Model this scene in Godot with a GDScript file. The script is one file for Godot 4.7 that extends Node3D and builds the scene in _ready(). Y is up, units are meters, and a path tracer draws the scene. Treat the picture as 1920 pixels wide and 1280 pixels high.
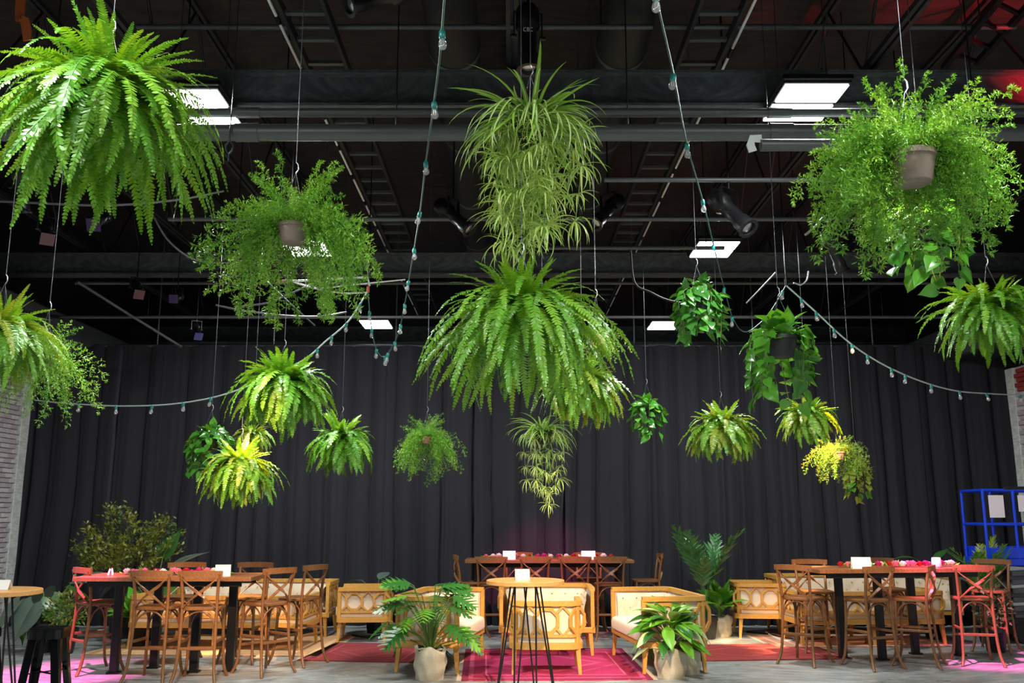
extends Node3D
# A warehouse event hall: hanging ferns and vines over a lounge, black drapes behind.

const FOCAL := 1700.0          # in pixels of the 1920 x 1280 frame
const EYE := 1.7               # camera height
const TILT := 0.18776          # camera pitch, radians
var M := {}
var taken := {}
var cache := {}
var rng := RandomNumberGenerator.new()

class MB:
	var v := PackedVector3Array()
	var n := PackedVector3Array()
	var c := PackedColorArray()
	var ix := PackedInt32Array()
	var col := Color.WHITE
	var colored := false
	var xf := Transform3D()

	func vert(p: Vector3, nn: Vector3) -> int:
		v.append(xf * p)
		n.append((xf.basis * nn).normalized())
		c.append(col)
		return v.size() - 1

	# three corners, counter-clockwise as seen from outside
	func tri(a: int, b: int, d: int) -> void:
		ix.append(a); ix.append(d); ix.append(b)

	func face(pts: Array) -> void:
		var nn: Vector3 = (pts[1] - pts[0]).cross(pts[2] - pts[0]).normalized()
		var s := []
		for p in pts:
			s.append(vert(p, nn))
		for k in range(1, s.size() - 1):
			tri(s[0], s[k], s[k + 1])

	func box(at: Vector3, size: Vector3, b := Basis(), bevel := 0.0) -> void:
		var h := size * 0.5
		var e := minf(bevel, minf(h.x, minf(h.y, h.z)) * 0.9)
		var ax := [Vector3(1, 0, 0), Vector3(0, 1, 0), Vector3(0, 0, 1)]
		for k in 3:
			var u: Vector3 = ax[(k + 1) % 3]
			var w: Vector3 = ax[(k + 2) % 3]
			var nn: Vector3 = ax[k]
			for s in [-1.0, 1.0]:
				var o: Vector3 = nn * h * s
				var hu: Vector3 = u * (h.dot(u) - e)
				var hw: Vector3 = w * (h.dot(w) - e)
				var q := [o - hu - hw, o + hu - hw, o + hu + hw, o - hu + hw]
				if s < 0:
					q.reverse()
				var r := []
				for p in q:
					r.append(at + b * p)
				face(r)
		if e <= 0.0:
			return
		for k in 3:
			var u: Vector3 = ax[(k + 1) % 3]
			var w: Vector3 = ax[(k + 2) % 3]
			var nn: Vector3 = ax[k]
			var l: Vector3 = nn * (h.dot(nn) - e)
			for su in [-1.0, 1.0]:
				for sw in [-1.0, 1.0]:
					var p1: Vector3 = u * h.dot(u) * su + w * (h.dot(w) - e) * sw
					var p2: Vector3 = u * (h.dot(u) - e) * su + w * h.dot(w) * sw
					var q := [p1 - l, p1 + l, p2 + l, p2 - l]
					if su * sw > 0:
						q.reverse()
					var r := []
					for p in q:
						r.append(at + b * p)
					face(r)
		for sx in [-1.0, 1.0]:
			for sy in [-1.0, 1.0]:
				for sz in [-1.0, 1.0]:
					var q := [Vector3(sx * h.x, sy * (h.y - e), sz * (h.z - e)), Vector3(sx * (h.x - e), sy * h.y, sz * (h.z - e)), Vector3(sx * (h.x - e), sy * (h.y - e), sz * h.z)]
					if sx * sy * sz < 0:
						q.reverse()
					var r := []
					for p in q:
						r.append(at + b * p)
					face(r)

	# bar of rectangular section from a to b
	func bar(a: Vector3, bb: Vector3, w: float, h: float, up := Vector3.UP, bevel := 0.0) -> void:
		var z := (bb - a).normalized()
		var x := up.cross(z)
		if x.length() < 0.01:
			x = Vector3.RIGHT.cross(z)
			if x.length() < 0.01:
				x = Vector3.FORWARD.cross(z)
		x = x.normalized()
		box((a + bb) * 0.5, Vector3(w, h, (bb - a).length()), Basis(x, z.cross(x), z), bevel)

	func tube(pts: Array, r, sides := 8, caps := true) -> void:
		var m := pts.size()
		var t0: Vector3 = (pts[1] - pts[0]).normalized()
		var x := t0.cross(Vector3.UP)
		if x.length() < 0.05:
			x = t0.cross(Vector3.RIGHT)
		x = x.normalized()
		var first := v.size()
		var cap_dirs := []
		for k in m:
			var t: Vector3 = (pts[mini(k + 1, m - 1)] - pts[maxi(k - 1, 0)]).normalized()
			x = (x - t * x.dot(t)).normalized()
			var y := t.cross(x)
			cap_dirs.append(t)
			var rr: float = r[k] if r is Array else r
			for j in sides:
				var a := TAU * j / sides
				var d := x * cos(a) + y * sin(a)
				vert(pts[k] + d * rr, d)
		for k in m - 1:
			for j in sides:
				var a := first + k * sides + j
				var b := first + k * sides + (j + 1) % sides
				tri(a, b, b + sides)
				tri(a, b + sides, a + sides)
		if caps:
			for e in [0, m - 1]:
				var s := []
				var t: Vector3 = cap_dirs[e] * (-1.0 if e == 0 else 1.0)
				for j in sides:
					var p := v[first + e * sides + j]
					v.append(p); n.append((xf.basis * t).normalized()); c.append(col)
					s.append(v.size() - 1)
				for j in range(1, sides - 1):
					if e == 0:
						tri(s[0], s[j + 1], s[j])
					else:
						tri(s[0], s[j], s[j + 1])

	# profile of (radius, height), bottom to top along the outside
	func lathe(prof: Array, seg := 16, at := Vector3.ZERO) -> void:
		var m := prof.size()
		for k in m - 1:
			var a: Vector2 = prof[k]
			var b: Vector2 = prof[k + 1]
			if a.distance_to(b) < 1e-6:
				continue
			var t := (b - a).normalized()
			var nr := Vector2(t.y, -t.x)
			var na := nr
			var nb := nr
			if k > 0:
				var t2: Vector2 = (a - prof[k - 1]).normalized()
				if t2.dot(t) > 0.6:
					na = (nr + Vector2(t2.y, -t2.x)).normalized()
			if k < m - 2:
				var t3: Vector2 = (prof[k + 2] - b).normalized()
				if t3.dot(t) > 0.6:
					nb = (nr + Vector2(t3.y, -t3.x)).normalized()
			var f := v.size()
			for j in seg + 1:
				var g := TAU * j / seg
				var d := Vector3(cos(g), 0, -sin(g))
				vert(at + d * a.x + Vector3.UP * a.y, d * na.x + Vector3.UP * na.y)
				vert(at + d * b.x + Vector3.UP * b.y, d * nb.x + Vector3.UP * nb.y)
			for j in seg:
				var q := f + j * 2
				if a.x > 1e-5:
					tri(q, q + 2, q + 1)
				if b.x > 1e-5:
					tri(q + 2, q + 3, q + 1)

	# sweep of a rectangle (w across, h up) along points, with a given up
	func ribbon(pts: Array, w: float, h: float, up := Vector3.UP) -> void:
		var m := pts.size()
		var rings := []
		for k in m:
			var t: Vector3 = (pts[mini(k + 1, m - 1)] - pts[maxi(k - 1, 0)]).normalized()
			var s := t.cross(up).normalized()
			var u := s.cross(t)
			rings.append([pts[k] - s * w / 2 - u * h / 2, pts[k] + s * w / 2 - u * h / 2, pts[k] + s * w / 2 + u * h / 2, pts[k] - s * w / 2 + u * h / 2])
		for k in m - 1:
			for j in 4:
				face([rings[k][j], rings[k + 1][j], rings[k + 1][(j + 1) % 4], rings[k][(j + 1) % 4]])
		face(rings[0])
		var e: Array = rings[m - 1].duplicate()
		e.reverse()
		face(e)

	# flat ring (outer radius r1, inner r2) in the plane of b.x and b.y
	func ring(at: Vector3, r1: float, r2: float, th: float, b := Basis(), seg := 12, turn := 0.0) -> void:
		for k in seg:
			var a0 := TAU * k / seg + turn
			var a1 := TAU * (k + 1) / seg + turn
			var d0 := b.x * cos(a0) + b.y * sin(a0)
			var d1 := b.x * cos(a1) + b.y * sin(a1)
			var z := b.z * th / 2
			face([at + d0 * r2 + z, at + d0 * r1 + z, at + d1 * r1 + z, at + d1 * r2 + z])
			face([at + d0 * r1 - z, at + d0 * r2 - z, at + d1 * r2 - z, at + d1 * r1 - z])
			face([at + d0 * r1 - z, at + d1 * r1 - z, at + d1 * r1 + z, at + d0 * r1 + z])
			face([at + d1 * r2 - z, at + d0 * r2 - z, at + d0 * r2 + z, at + d1 * r2 + z])

	# grid of points (rows x columns), smooth
	func grid(rows: Array) -> void:
		var h := rows.size()
		var w: int = rows[0].size()
		var f := v.size()
		for i in h:
			for j in w:
				var du: Vector3 = rows[i][mini(j + 1, w - 1)] - rows[i][maxi(j - 1, 0)]
				var dv: Vector3 = rows[mini(i + 1, h - 1)][j] - rows[maxi(i - 1, 0)][j]
				vert(rows[i][j], du.cross(dv).normalized())
		for i in h - 1:
			for j in w - 1:
				var a := f + i * w + j
				tri(a, a + 1, a + w + 1)
				tri(a, a + w + 1, a + w)

	func mesh() -> ArrayMesh:
		var m := ArrayMesh.new()
		var a := []
		a.resize(Mesh.ARRAY_MAX)
		a[Mesh.ARRAY_VERTEX] = v
		a[Mesh.ARRAY_NORMAL] = n
		if colored:
			a[Mesh.ARRAY_COLOR] = c
		a[Mesh.ARRAY_INDEX] = ix
		m.add_surface_from_arrays(Mesh.PRIMITIVE_TRIANGLES, a)
		return m

# ---- placing -------------------------------------------------------------
# the point at horizontal distance d from the camera seen at pixel x, y of the 1920 x 1280 frame
func at(px: float, py: float, d: float) -> Vector3:
	var u := (px - 960.0) / FOCAL
	var w := (640.0 - py) / FOCAL
	var k := d / (cos(TILT) - w * sin(TILT))
	return Vector3(u * k, EYE + k * (w * cos(TILT) + sin(TILT)), -d)

func on_floor(px: float, py: float) -> Vector3:
	var w := (640.0 - py) / FOCAL
	var up := w * cos(TILT) + sin(TILT)
	var k := -EYE / up
	return Vector3((px - 960.0) / FOCAL * k, 0, -k * (cos(TILT) - w * sin(TILT)))

func numbered(called: String) -> String:
	var k: int = taken.get(called, -1) + 1
	taken[called] = k
	return called if k == 0 else "%s_%03d" % [called, k]

func thing(called: String, label: String, category: String, where := Vector3.ZERO, turn := 0.0, group := "") -> Node3D:
	var o := Node3D.new()
	o.name = numbered(called)
	add_child(o)
	o.position = where
	o.rotation.y = turn
	tag(o, label, category, group)
	return o

func tag(o: Node, label: String, category: String, group := "") -> Node:
	o.set_meta("label", label)
	o.set_meta("category", category)
	if group:
		o.set_meta("group", group)
	return o

func part(called: String, shape, mat: Material, parent: Node, xf := Transform3D()) -> MeshInstance3D:
	var o := MeshInstance3D.new()
	o.mesh = shape.mesh() if shape is MB else shape
	o.material_override = mat
	if parent == self:
		o.name = numbered(called)
	else:
		var key := "%d/%s" % [parent.get_instance_id(), called]
		var k: int = taken.get(key, -1) + 1
		taken[key] = k
		o.name = called if k == 0 else "%s_%03d" % [called, k]
	parent.add_child(o)
	o.transform = xf
	return o

func struct(called: String, shape, mat: Material, parent: Node = self) -> MeshInstance3D:
	var o := part(called, shape, mat, parent)
	if parent == self:
		o.set_meta("kind", "structure")
	return o

func boxed(where: Vector3, size: Vector3, bevel := 0.0) -> MB:
	var b := MB.new()
	b.box(where, size, Basis(), bevel)
	return b

func copy_of(o: Node3D, label: String) -> Node3D:
	var c: Node3D = o.duplicate()
	c.name = numbered(str(o.name).rstrip("0123456789").trim_suffix("_"))
	c.set_meta("label", label)
	add_child(c)
	return c

# ---- materials -----------------------------------------------------------
func noise_tex(seed_: int, freq: float, lo: Color, hi: Color, stretch := Vector2(1, 1), size := 256, oct := 4) -> ImageTexture:
	var f := FastNoiseLite.new()
	f.seed = seed_
	f.noise_type = FastNoiseLite.TYPE_SIMPLEX_SMOOTH
	f.frequency = 1.0
	f.fractal_octaves = oct
	var im := Image.create(size, size, false, Image.FORMAT_RGB8)
	for y in size:
		for x in size:
			# wrapped on a torus so that repeats do not show a seam
			var a := TAU * x / size
			var b := TAU * y / size
			var r1 := freq * stretch.x * size / TAU
			var r2 := freq * stretch.y * size / TAU
			var t := f.get_noise_3d(cos(a) * r1 + 7.0 * sin(b), sin(a) * r1 + cos(b) * r2, sin(b) * r2)
			im.set_pixel(x, y, lo.lerp(hi, clampf(t * 0.9 + 0.5, 0.0, 1.0)))
	im.generate_mipmaps()
	return ImageTexture.create_from_image(im)

func mat(called: String, color: Color, rough := 0.6, metal := 0.0) -> StandardMaterial3D:
	var m := StandardMaterial3D.new()
	m.albedo_color = color
	m.roughness = rough
	m.metallic = metal
	m.resource_name = called
	M[called] = m
	return m

func leafy(called: String, color: Color, rough := 0.42, through := 0.5) -> StandardMaterial3D:
	var m := mat(called, color, rough)
	m.cull_mode = BaseMaterial3D.CULL_DISABLED
	m.backlight_enabled = true
	# light that comes through a leaf is yellower than what it reflects
	var t := Color(minf(color.r * 1.5, 1.0), minf(color.g * 1.25, 1.0), color.b * 0.5)
	m.backlight = t * (through / maxf(t.g, 0.01))
	return m

func textured(called: String, tex: Texture2D, scale: float, rough := 0.6, metal := 0.0, stretch := Vector3(1, 1, 1)) -> StandardMaterial3D:
	var m := mat(called, Color.WHITE, rough, metal)
	m.albedo_texture = tex
	m.uv1_triplanar = true
	m.uv1_scale = stretch * scale
	return m

func c8(r: int, g: int, b: int) -> Color:
	return Color(r / 255.0, g / 255.0, b / 255.0)

func materials() -> void:
	# stuff of the building
	var fl := textured("concrete", noise_tex(3, 0.035, c8(122, 125, 124), c8(168, 170, 168), Vector2(1, 1), 512, 5), 0.25, 0.3)
	fl.uv1_world_triplanar = true
	fl.roughness_texture = noise_tex(8, 0.05, Color(0.6, 0.6, 0.6), Color(1, 1, 1))
	fl.roughness = 0.42
	var deck := textured("deck", noise_tex(5, 0.03, c8(24, 21, 21), c8(52, 44, 44)), 0.4, 0.9)
	deck.uv1_world_triplanar = true
	textured("black_paint", noise_tex(6, 0.04, c8(24, 25, 27), c8(36, 38, 40)), 0.8, 0.55)
	var bg := textured("beam_grey", noise_tex(7, 0.05, c8(62, 66, 70), c8(92, 97, 101)), 0.7, 0.6)
	bg.uv1_world_triplanar = true
	mat("black_pipe", c8(84, 87, 89), 0.42, 0.2)
	mat("black_metal", c8(22, 22, 24), 0.35, 0.3)
	mat("black_gloss", c8(14, 14, 16), 0.12, 0.2)
	mat("galvanised", c8(190, 194, 198), 0.28, 0.9)
	mat("wire", c8(84, 86, 90), 0.35, 0.7)
	var wb := textured("wall_paint", noise_tex(11, 0.03, c8(180, 174, 176), c8(214, 209, 208)), 0.6, 0.85)
	wb.uv1_world_triplanar = true
	for k in 4:
		var a: Color = [c8(206, 198, 203), c8(196, 186, 192), c8(216, 211, 212), c8(190, 176, 183)][k]
		var t := textured("brick_%d" % k, noise_tex(20 + k, 0.06, a.darkened(0.18), a.lightened(0.1), Vector2(1, 1), 64), 6.0, 0.85)
		t.uv1_world_triplanar = true
	var rb := textured("red_brick", noise_tex(25, 0.05, c8(128, 40, 38), c8(176, 70, 64), Vector2(1, 1), 64), 6.0, 0.85)
	rb.uv1_world_triplanar = true
	mat("mortar", c8(206, 202, 202), 0.95)
	var pl := textured("plaster", noise_tex(14, 0.03, c8(186, 190, 186), c8(224, 226, 222)), 0.7, 0.9)
	pl.uv1_world_triplanar = true
	var dr := textured("drape", noise_tex(31, 0.3, c8(25, 25, 33), c8(34, 34, 43), Vector2(1, 1), 128), 6.0, 0.9)
	dr.rim_enabled = true
	dr.rim = 0.12
	# woods, cloth
	textured("stool_wood", noise_tex(41, 0.05, c8(98, 62, 34), c8(142, 96, 54), Vector2(4, 0.5)), 3.0, 0.38)
	textured("table_wood", noise_tex(42, 0.04, c8(104, 66, 38), c8(150, 102, 62), Vector2(4, 0.5)), 1.6, 0.4)
	textured("pale_wood", noise_tex(43, 0.04, c8(176, 122, 66), c8(206, 156, 94), Vector2(4, 0.5)), 2.0, 0.4)
	textured("honey_wood", noise_tex(44, 0.05, c8(190, 134, 56), c8(220, 168, 86), Vector2(3, 0.6)), 3.0, 0.4)
	var cr := textured("cream_cloth", noise_tex(45, 0.25, c8(216, 196, 170), c8(232, 214, 190), Vector2(1, 1), 128), 5.0, 0.85)
	cr.rim_enabled = true
	cr.rim = 0.2
	textured("canvas", noise_tex(46, 0.15, c8(182, 170, 148), c8(214, 204, 182), Vector2(1, 1), 128), 5.0, 0.95)
	mat("button", c8(176, 148, 118), 0.7)
	mat("terracotta", c8(150, 112, 96), 0.85)
	mat("clay_pot", c8(146, 126, 116), 0.8)
	mat("black_pot", c8(26, 27, 28), 0.5)
	mat("soil", c8(46, 34, 26), 1.0)
	# leaves
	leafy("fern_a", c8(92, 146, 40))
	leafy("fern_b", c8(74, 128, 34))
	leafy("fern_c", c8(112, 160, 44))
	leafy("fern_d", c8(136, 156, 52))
	leafy("fern_brown", c8(150, 116, 52))
	leafy("asparagus_a", c8(104, 160, 50), 0.42)
	leafy("asparagus_b", c8(130, 182, 62), 0.42)
	leafy("asparagus_c", c8(82, 138, 42), 0.42)
	leafy("spider_green", c8(112, 150, 58), 0.4)
	leafy("spider_pale", c8(206, 214, 160), 0.4)
	leafy("spider_yellow", c8(160, 176, 84), 0.4)
	leafy("pothos_a", c8(58, 118, 36), 0.24, 0.35)
	leafy("pothos_b", c8(78, 142, 42), 0.24, 0.35)
	leafy("pothos_c", c8(46, 98, 36), 0.24, 0.3)
	leafy("alocasia", c8(52, 94, 44), 0.3, 0.35)
	leafy("alocasia_grey", c8(84, 104, 92), 0.35, 0.25)
	leafy("philodendron", c8(48, 104, 42), 0.28, 0.3)
	leafy("palm_leaf", c8(58, 108, 58), 0.35, 0.35)
	leafy("bright_leaf", c8(98, 158, 40), 0.35, 0.4)
	leafy("pale_leaf", c8(176, 196, 140), 0.35, 0.4)
	leafy("shrub_leaf", c8(118, 126, 48), 0.45, 0.4)
	leafy("shrub_dark", c8(66, 86, 44), 0.45, 0.3)
	mat("stem", c8(92, 120, 50), 0.6)
	mat("bark", c8(86, 68, 50), 0.9)
	# lights and small things
	mat("socket", c8(20, 122, 116), 0.3)
	mat("cord", c8(44, 82, 74), 0.5)
	mat("pale_cord", c8(168, 190, 184), 0.4)
	mat("white_cord", c8(214, 214, 210), 0.5)
	var gl := mat("bulb_glass", Color(1, 1, 1, 0.12), 0.03)
	gl.transparency = BaseMaterial3D.TRANSPARENCY_ALPHA
	mat("filament", c8(190, 190, 180), 0.3, 0.8)
	mat("card", c8(240, 240, 238), 0.7)
	mat("blue_paint", c8(18, 64, 214), 0.35)
	mat("yellow_paint", c8(214, 168, 30), 0.5)
	mat("paper", c8(225, 222, 226), 0.8)
	mat("rose_pink", c8(226, 120, 160), 0.6)
	mat("rose_white", c8(242, 228, 226), 0.6)
	mat("rose_red", c8(176, 22, 40), 0.6)
	mat("rose_magenta", c8(190, 40, 120), 0.6)
	mat("rubber", c8(18, 18, 19), 0.8)
	mat("gel_purple", c8(44, 22, 74), 0.3)
	mat("gel_blue", c8(44, 56, 110), 0.3)
	mat("gel_pink", c8(92, 62, 70), 0.4)
	mat("orange", c8(190, 96, 44), 0.7)
	mat("duct_white", c8(222, 224, 224), 0.5)
	for g in [["glow_white", Color(1, 1, 1), 9.0], ["glow_pink", Color(1, 0.45, 0.75), 6.0], ["glow_warm", Color(1, 0.85, 0.6), 6.0]]:
		var e := mat(g[0], Color.WHITE, 0.5)
		e.emission_enabled = true
		e.emission = g[1]
		e.emission_energy_multiplier = g[2]

func _ready() -> void:
	rng.seed = 20240
	# camera
	var cam := Camera3D.new()
	cam.name = "camera"
	add_child(cam)
	cam.position = Vector3(0, EYE, 0)
	cam.rotation.x = TILT
	cam.keep_aspect = Camera3D.KEEP_HEIGHT
	cam.fov = rad_to_deg(2.0 * atan(640.0 / FOCAL))
	cam.near = 0.05
	cam.far = 80.0
	cam.current = true
	# surroundings: the hall is closed, outside is night
	var we := WorldEnvironment.new()
	we.name = "surroundings"
	var e := Environment.new()
	e.background_mode = Environment.BG_COLOR
	e.background_color = Color(0.01, 0.01, 0.012)
	e.tonemap_mode = Environment.TONE_MAPPER_LINEAR
	e.tonemap_exposure = 1.2
	e.sdfgi_enabled = true
	e.ssao_enabled = true
	e.ssil_enabled = true
	we.environment = e
	add_child(we)
	materials()
	work_lights()
	setting()
	rigging()
	stage_lamps()
	string_lights()
	hanging_plants()
	furniture()
	floor_plants()
	small_things()

# ---- lights of the hall ----------------------------------------------------
const PANEL_Y := 5.0

func work_lights() -> void:
	var spots := [
		[-2.6, 7.05, "bright white work light half hidden by the big fern at left"],
		[2.4, 6.95, "bright white work light below the near beam beside the feathery plant at right"],
		[-2.6, 11.1, "bright white work light under the feathery plant with the clay pot at left"],
		[2.58, 11.15, "bright white work light above the leafy vine left of the black spotlight"],
		[-2.42, 15.8, "bright white work light behind the loop of clear bulbs above the drapes"],
		[2.72, 15.9, "bright white work light behind the dense leafy vine above the drapes"],
		[-2.6, 2.7, "bright white work light overhead, left of the camera, out of the picture"],
		[2.5, 2.7, "bright white work light overhead, right of the camera, out of the picture"],
		[-2.6, -1.6, "bright white work light behind the camera on the left, out of the picture"],
		[2.5, -1.6, "bright white work light behind the camera on the right, out of the picture"]]
	for s in spots:
		var o := thing("work_light", s[2], "light", Vector3(s[0], PANEL_Y, -s[1]), 0.0, "work lights in rows under the roof")
		var h := MB.new()
		h.box(Vector3(0, 0.06, 0), Vector3(0.56, 0.05, 0.74), Basis(), 0.01)
		for k in [-1, 1]:
			h.box(Vector3(0, 0.03, 0.18 * k), Vector3(0.54, 0.03, 0.34), Basis(), 0.008)
		part("housing", h, M.black_metal, o)
		for k in [-1, 1]:
			part("light_tube_panel", boxed(Vector3(0, 0.008, 0.18 * k), Vector3(0.5, 0.016, 0.3), 0.006), M.glow_white, o)
		for k in [-1, 1]:
			var w := MB.new()
			w.tube([Vector3(0.2 * k, 0.08, 0), Vector3(0.2 * k, ROOF - PANEL_Y, 0)], 0.004, 5)
			part("hanger", w, M.wire, o)
		var l := AreaLight3D.new()
		l.name = "panel_glow"
		l.area_size = Vector2(0.5, 0.66)
		l.light_energy = 17.0
		l.light_color = Color(0.98, 1.0, 0.99)
		l.shadow_enabled = true
		l.area_range = 40.0
		l.position = Vector3(0, -0.012, 0)
		l.rotation.x = -PI / 2
		o.add_child(l)

# ---- the hall ----------------------------------------------------------------
const X0 := -7.73
const X1 := 7.97
const DRAPES := 14.6
const FAR := 18.5
const NEAR := -5.0
const ROOF := 6.7

func brick_wall(called: String, x: float, side: int) -> void:
	# the wall itself: lower part painted brick, black above; a plaster pier where the drapes hang
	var th := 0.3
	var w := struct(called, boxed(Vector3(x + side * (th / 2 + 0.02), ROOF / 2, -(FAR + NEAR) / 2), Vector3(th, ROOF, FAR - NEAR)), M.mortar)
	var top := 3.98
	part("painted_upper_wall", boxed(Vector3(x + side * 0.01, (top + ROOF) / 2, -(FAR + NEAR) / 2), Vector3(0.04, ROOF - top, FAR - NEAR)), M.black_paint, w)
	part("painted_brickwork", boxed(Vector3(x + side * 0.012, top / 2, -(NEAR + 13.0) / 2), Vector3(0.03, top, 13.0 - NEAR)), M.wall_paint, w)
	var pier0 := 14.22
	part("plaster_pier", boxed(Vector3(x - side * 0.0, top / 2, -(pier0 + 0.28)), Vector3(0.06, top, 0.56), 0.01), M.plaster, w)
	var full := boxed(Vector3.ZERO, Vector3(0.05, 0.064, 0.205), 0.006).mesh()
	var half := boxed(Vector3.ZERO, Vector3(0.05, 0.064, 0.095), 0.006).mesh()
	var r := RandomNumberGenerator.new()
	r.seed = 77 + side
	for row in 53:
		var y := 0.04 + row * 0.0745
		var d := 13.1 + (0.0 if row % 2 == 0 else 0.11)
		if row % 2:
			part("brick", half, M["brick_%d" % r.randi_range(0, 3)], w, Transform3D(Basis(), Vector3(x + side * r.randf_range(0.0, 0.006), y, -13.045 - 0.055)))
		while d < pier0 - 0.12:
			var m: Material = M["brick_%d" % r.randi_range(0, 3)]
			if side > 0 and row > 47:
				m = M.red_brick
			part("brick", full, m, w, Transform3D(Basis(), Vector3(x + side * r.randf_range(0.0, 0.006), y, -d - 0.1)))
			d += 0.215

func setting() -> void:
	var fl := MB.new()
	fl.box(Vector3((X0 + X1) / 2, -0.1, -(FAR + NEAR) / 2), Vector3(X1 - X0 + 1.0, 0.2, FAR - NEAR + 1.0))
	struct("floor", fl, M.concrete)
	struct("ceiling", boxed(Vector3((X0 + X1) / 2, ROOF + 0.1, -(FAR + NEAR) / 2), Vector3(X1 - X0 + 1.0, 0.2, FAR - NEAR + 1.0)), M.deck)
	struct("wall_back", boxed(Vector3((X0 + X1) / 2, ROOF / 2, -FAR - 0.12), Vector3(X1 - X0 + 1.0, ROOF, 0.2)), M.black_paint)
	struct("wall_front", boxed(Vector3((X0 + X1) / 2, ROOF / 2, -NEAR + 0.12), Vector3(X1 - X0 + 1.0, ROOF, 0.2)), M.black_paint)
	brick_wall("wall_left", X0, -1)
	brick_wall("wall_right", X1, 1)
	# box ducts under the roof along both sides
	for s in [[X0 + 0.55, "trim_1"], [X1 - 0.55, "trim_2"]]:
		var dk := MB.new()
		dk.box(Vector3(s[0], 4.42, -(FAR + NEAR) / 2), Vector3(0.7, 0.55, FAR - NEAR - 0.2), Basis(), 0.02)
		struct(s[1], dk, M.black_paint)
	# roof beams across the hall
	var n := 3
	for d in [1.7, 7.25, 12.75, 18.0]:
		var b := MB.new()
		var len := X1 - X0 - 0.02
		var cx := (X0 + X1) / 2
		b.box(Vector3(cx, 5.1, -d), Vector3(len, 0.025, 0.2))
		b.box(Vector3(cx, 5.4, -d), Vector3(len, 0.025, 0.2))
		b.box(Vector3(cx, 5.25, -d), Vector3(len, 0.3, 0.03))
		struct("trim_%d" % n, b, M.beam_grey)
		n += 1
	# bar joists that carry the deck, along the hall
	for x in [-6.2, -4.6, -3.1, 0.0, 3.1, 4.6, 6.2]:
		var j := MB.new()
		for y in [5.5, 6.55]:
			for o in [-0.03, 0.03]:
				j.box(Vector3(x + o, y, -6.7), Vector3(0.035, 0.05, 23.0))
		var d := -4.6
		var up := true
		while d < 18.0:
			j.tube([Vector3(x, 5.5 if up else 6.55, -d), Vector3(x, 6.55 if up else 5.5, -d - 0.75)], 0.014, 5, false)
			up = not up
			d += 0.75
		struct("trim_%d" % n, j, M.black_paint)
		n += 1
	drapes()

func drapes() -> void:
	var o := thing("stage_curtain", "tall black pleated drapes hung across the whole back of the hall", "curtain", Vector3(0, 0, -DRAPES))
	var r := RandomNumberGenerator.new()
	r.seed = 9
	var nz := FastNoiseLite.new()
	nz.seed = 4
	nz.frequency = 0.5
	var panels := 11
	var w := (X1 - X0 - 0.02) / panels
	for k in panels:
		var mb := MB.new()
		var x0 := X0 + 0.01 + k * w
		var rows := []
		var gather := r.randf_range(0.8, 1.2)
		for i in 15:
			var t := i / 14.0
			var y := 0.015 + 4.365 * t
			var row := []
			for j in 97:
				var u := j / 96.0
				var x := x0 + (w + 0.05) * u
				var sx := x + 0.10 * nz.get_noise_2d(x * 1.1, y * 0.5) * (1.0 - t)
				var ph := sx * 17.0 * gather + 5.0 * nz.get_noise_2d(sx * 1.5, k * 3.1)
				var fold := pow(absf(sin(ph * 0.5)), 0.4) * (0.75 + 0.5 * nz.get_noise_2d(sx * 3.0, 40.0))
				var z := (0.17 + 0.09 * (1.0 - t)) * fold + 0.06 * nz.get_noise_2d(x * 0.9, y * 0.35 + 9.0) * (1.2 - t)
				if u > 0.96:
					z -= 0.07 * (u - 0.96) / 0.04
				row.append(Vector3(x, y, z))
			rows.append(row)
		mb.grid(rows)
		part("drape_panel", mb, M.drape, o)
	var p := MB.new()
	p.tube([Vector3(X0 + 0.01, 4.395, 0.03), Vector3(X1 - 0.01, 4.395, 0.03)], 0.024, 10)
	var pipe := part("curtain_pipe", p, M.black_pipe, o)
	for x in [-5.8, -3.9, -1.9, 0.1, 2.0, 3.95, 5.9]:
		var h := MB.new()
		h.tube([Vector3(x, 4.40, 0.03), Vector3(x, 6.69, 0.03)], 0.012, 6)
		part("drop_pipe", h, M.black_pipe, pipe)

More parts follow.
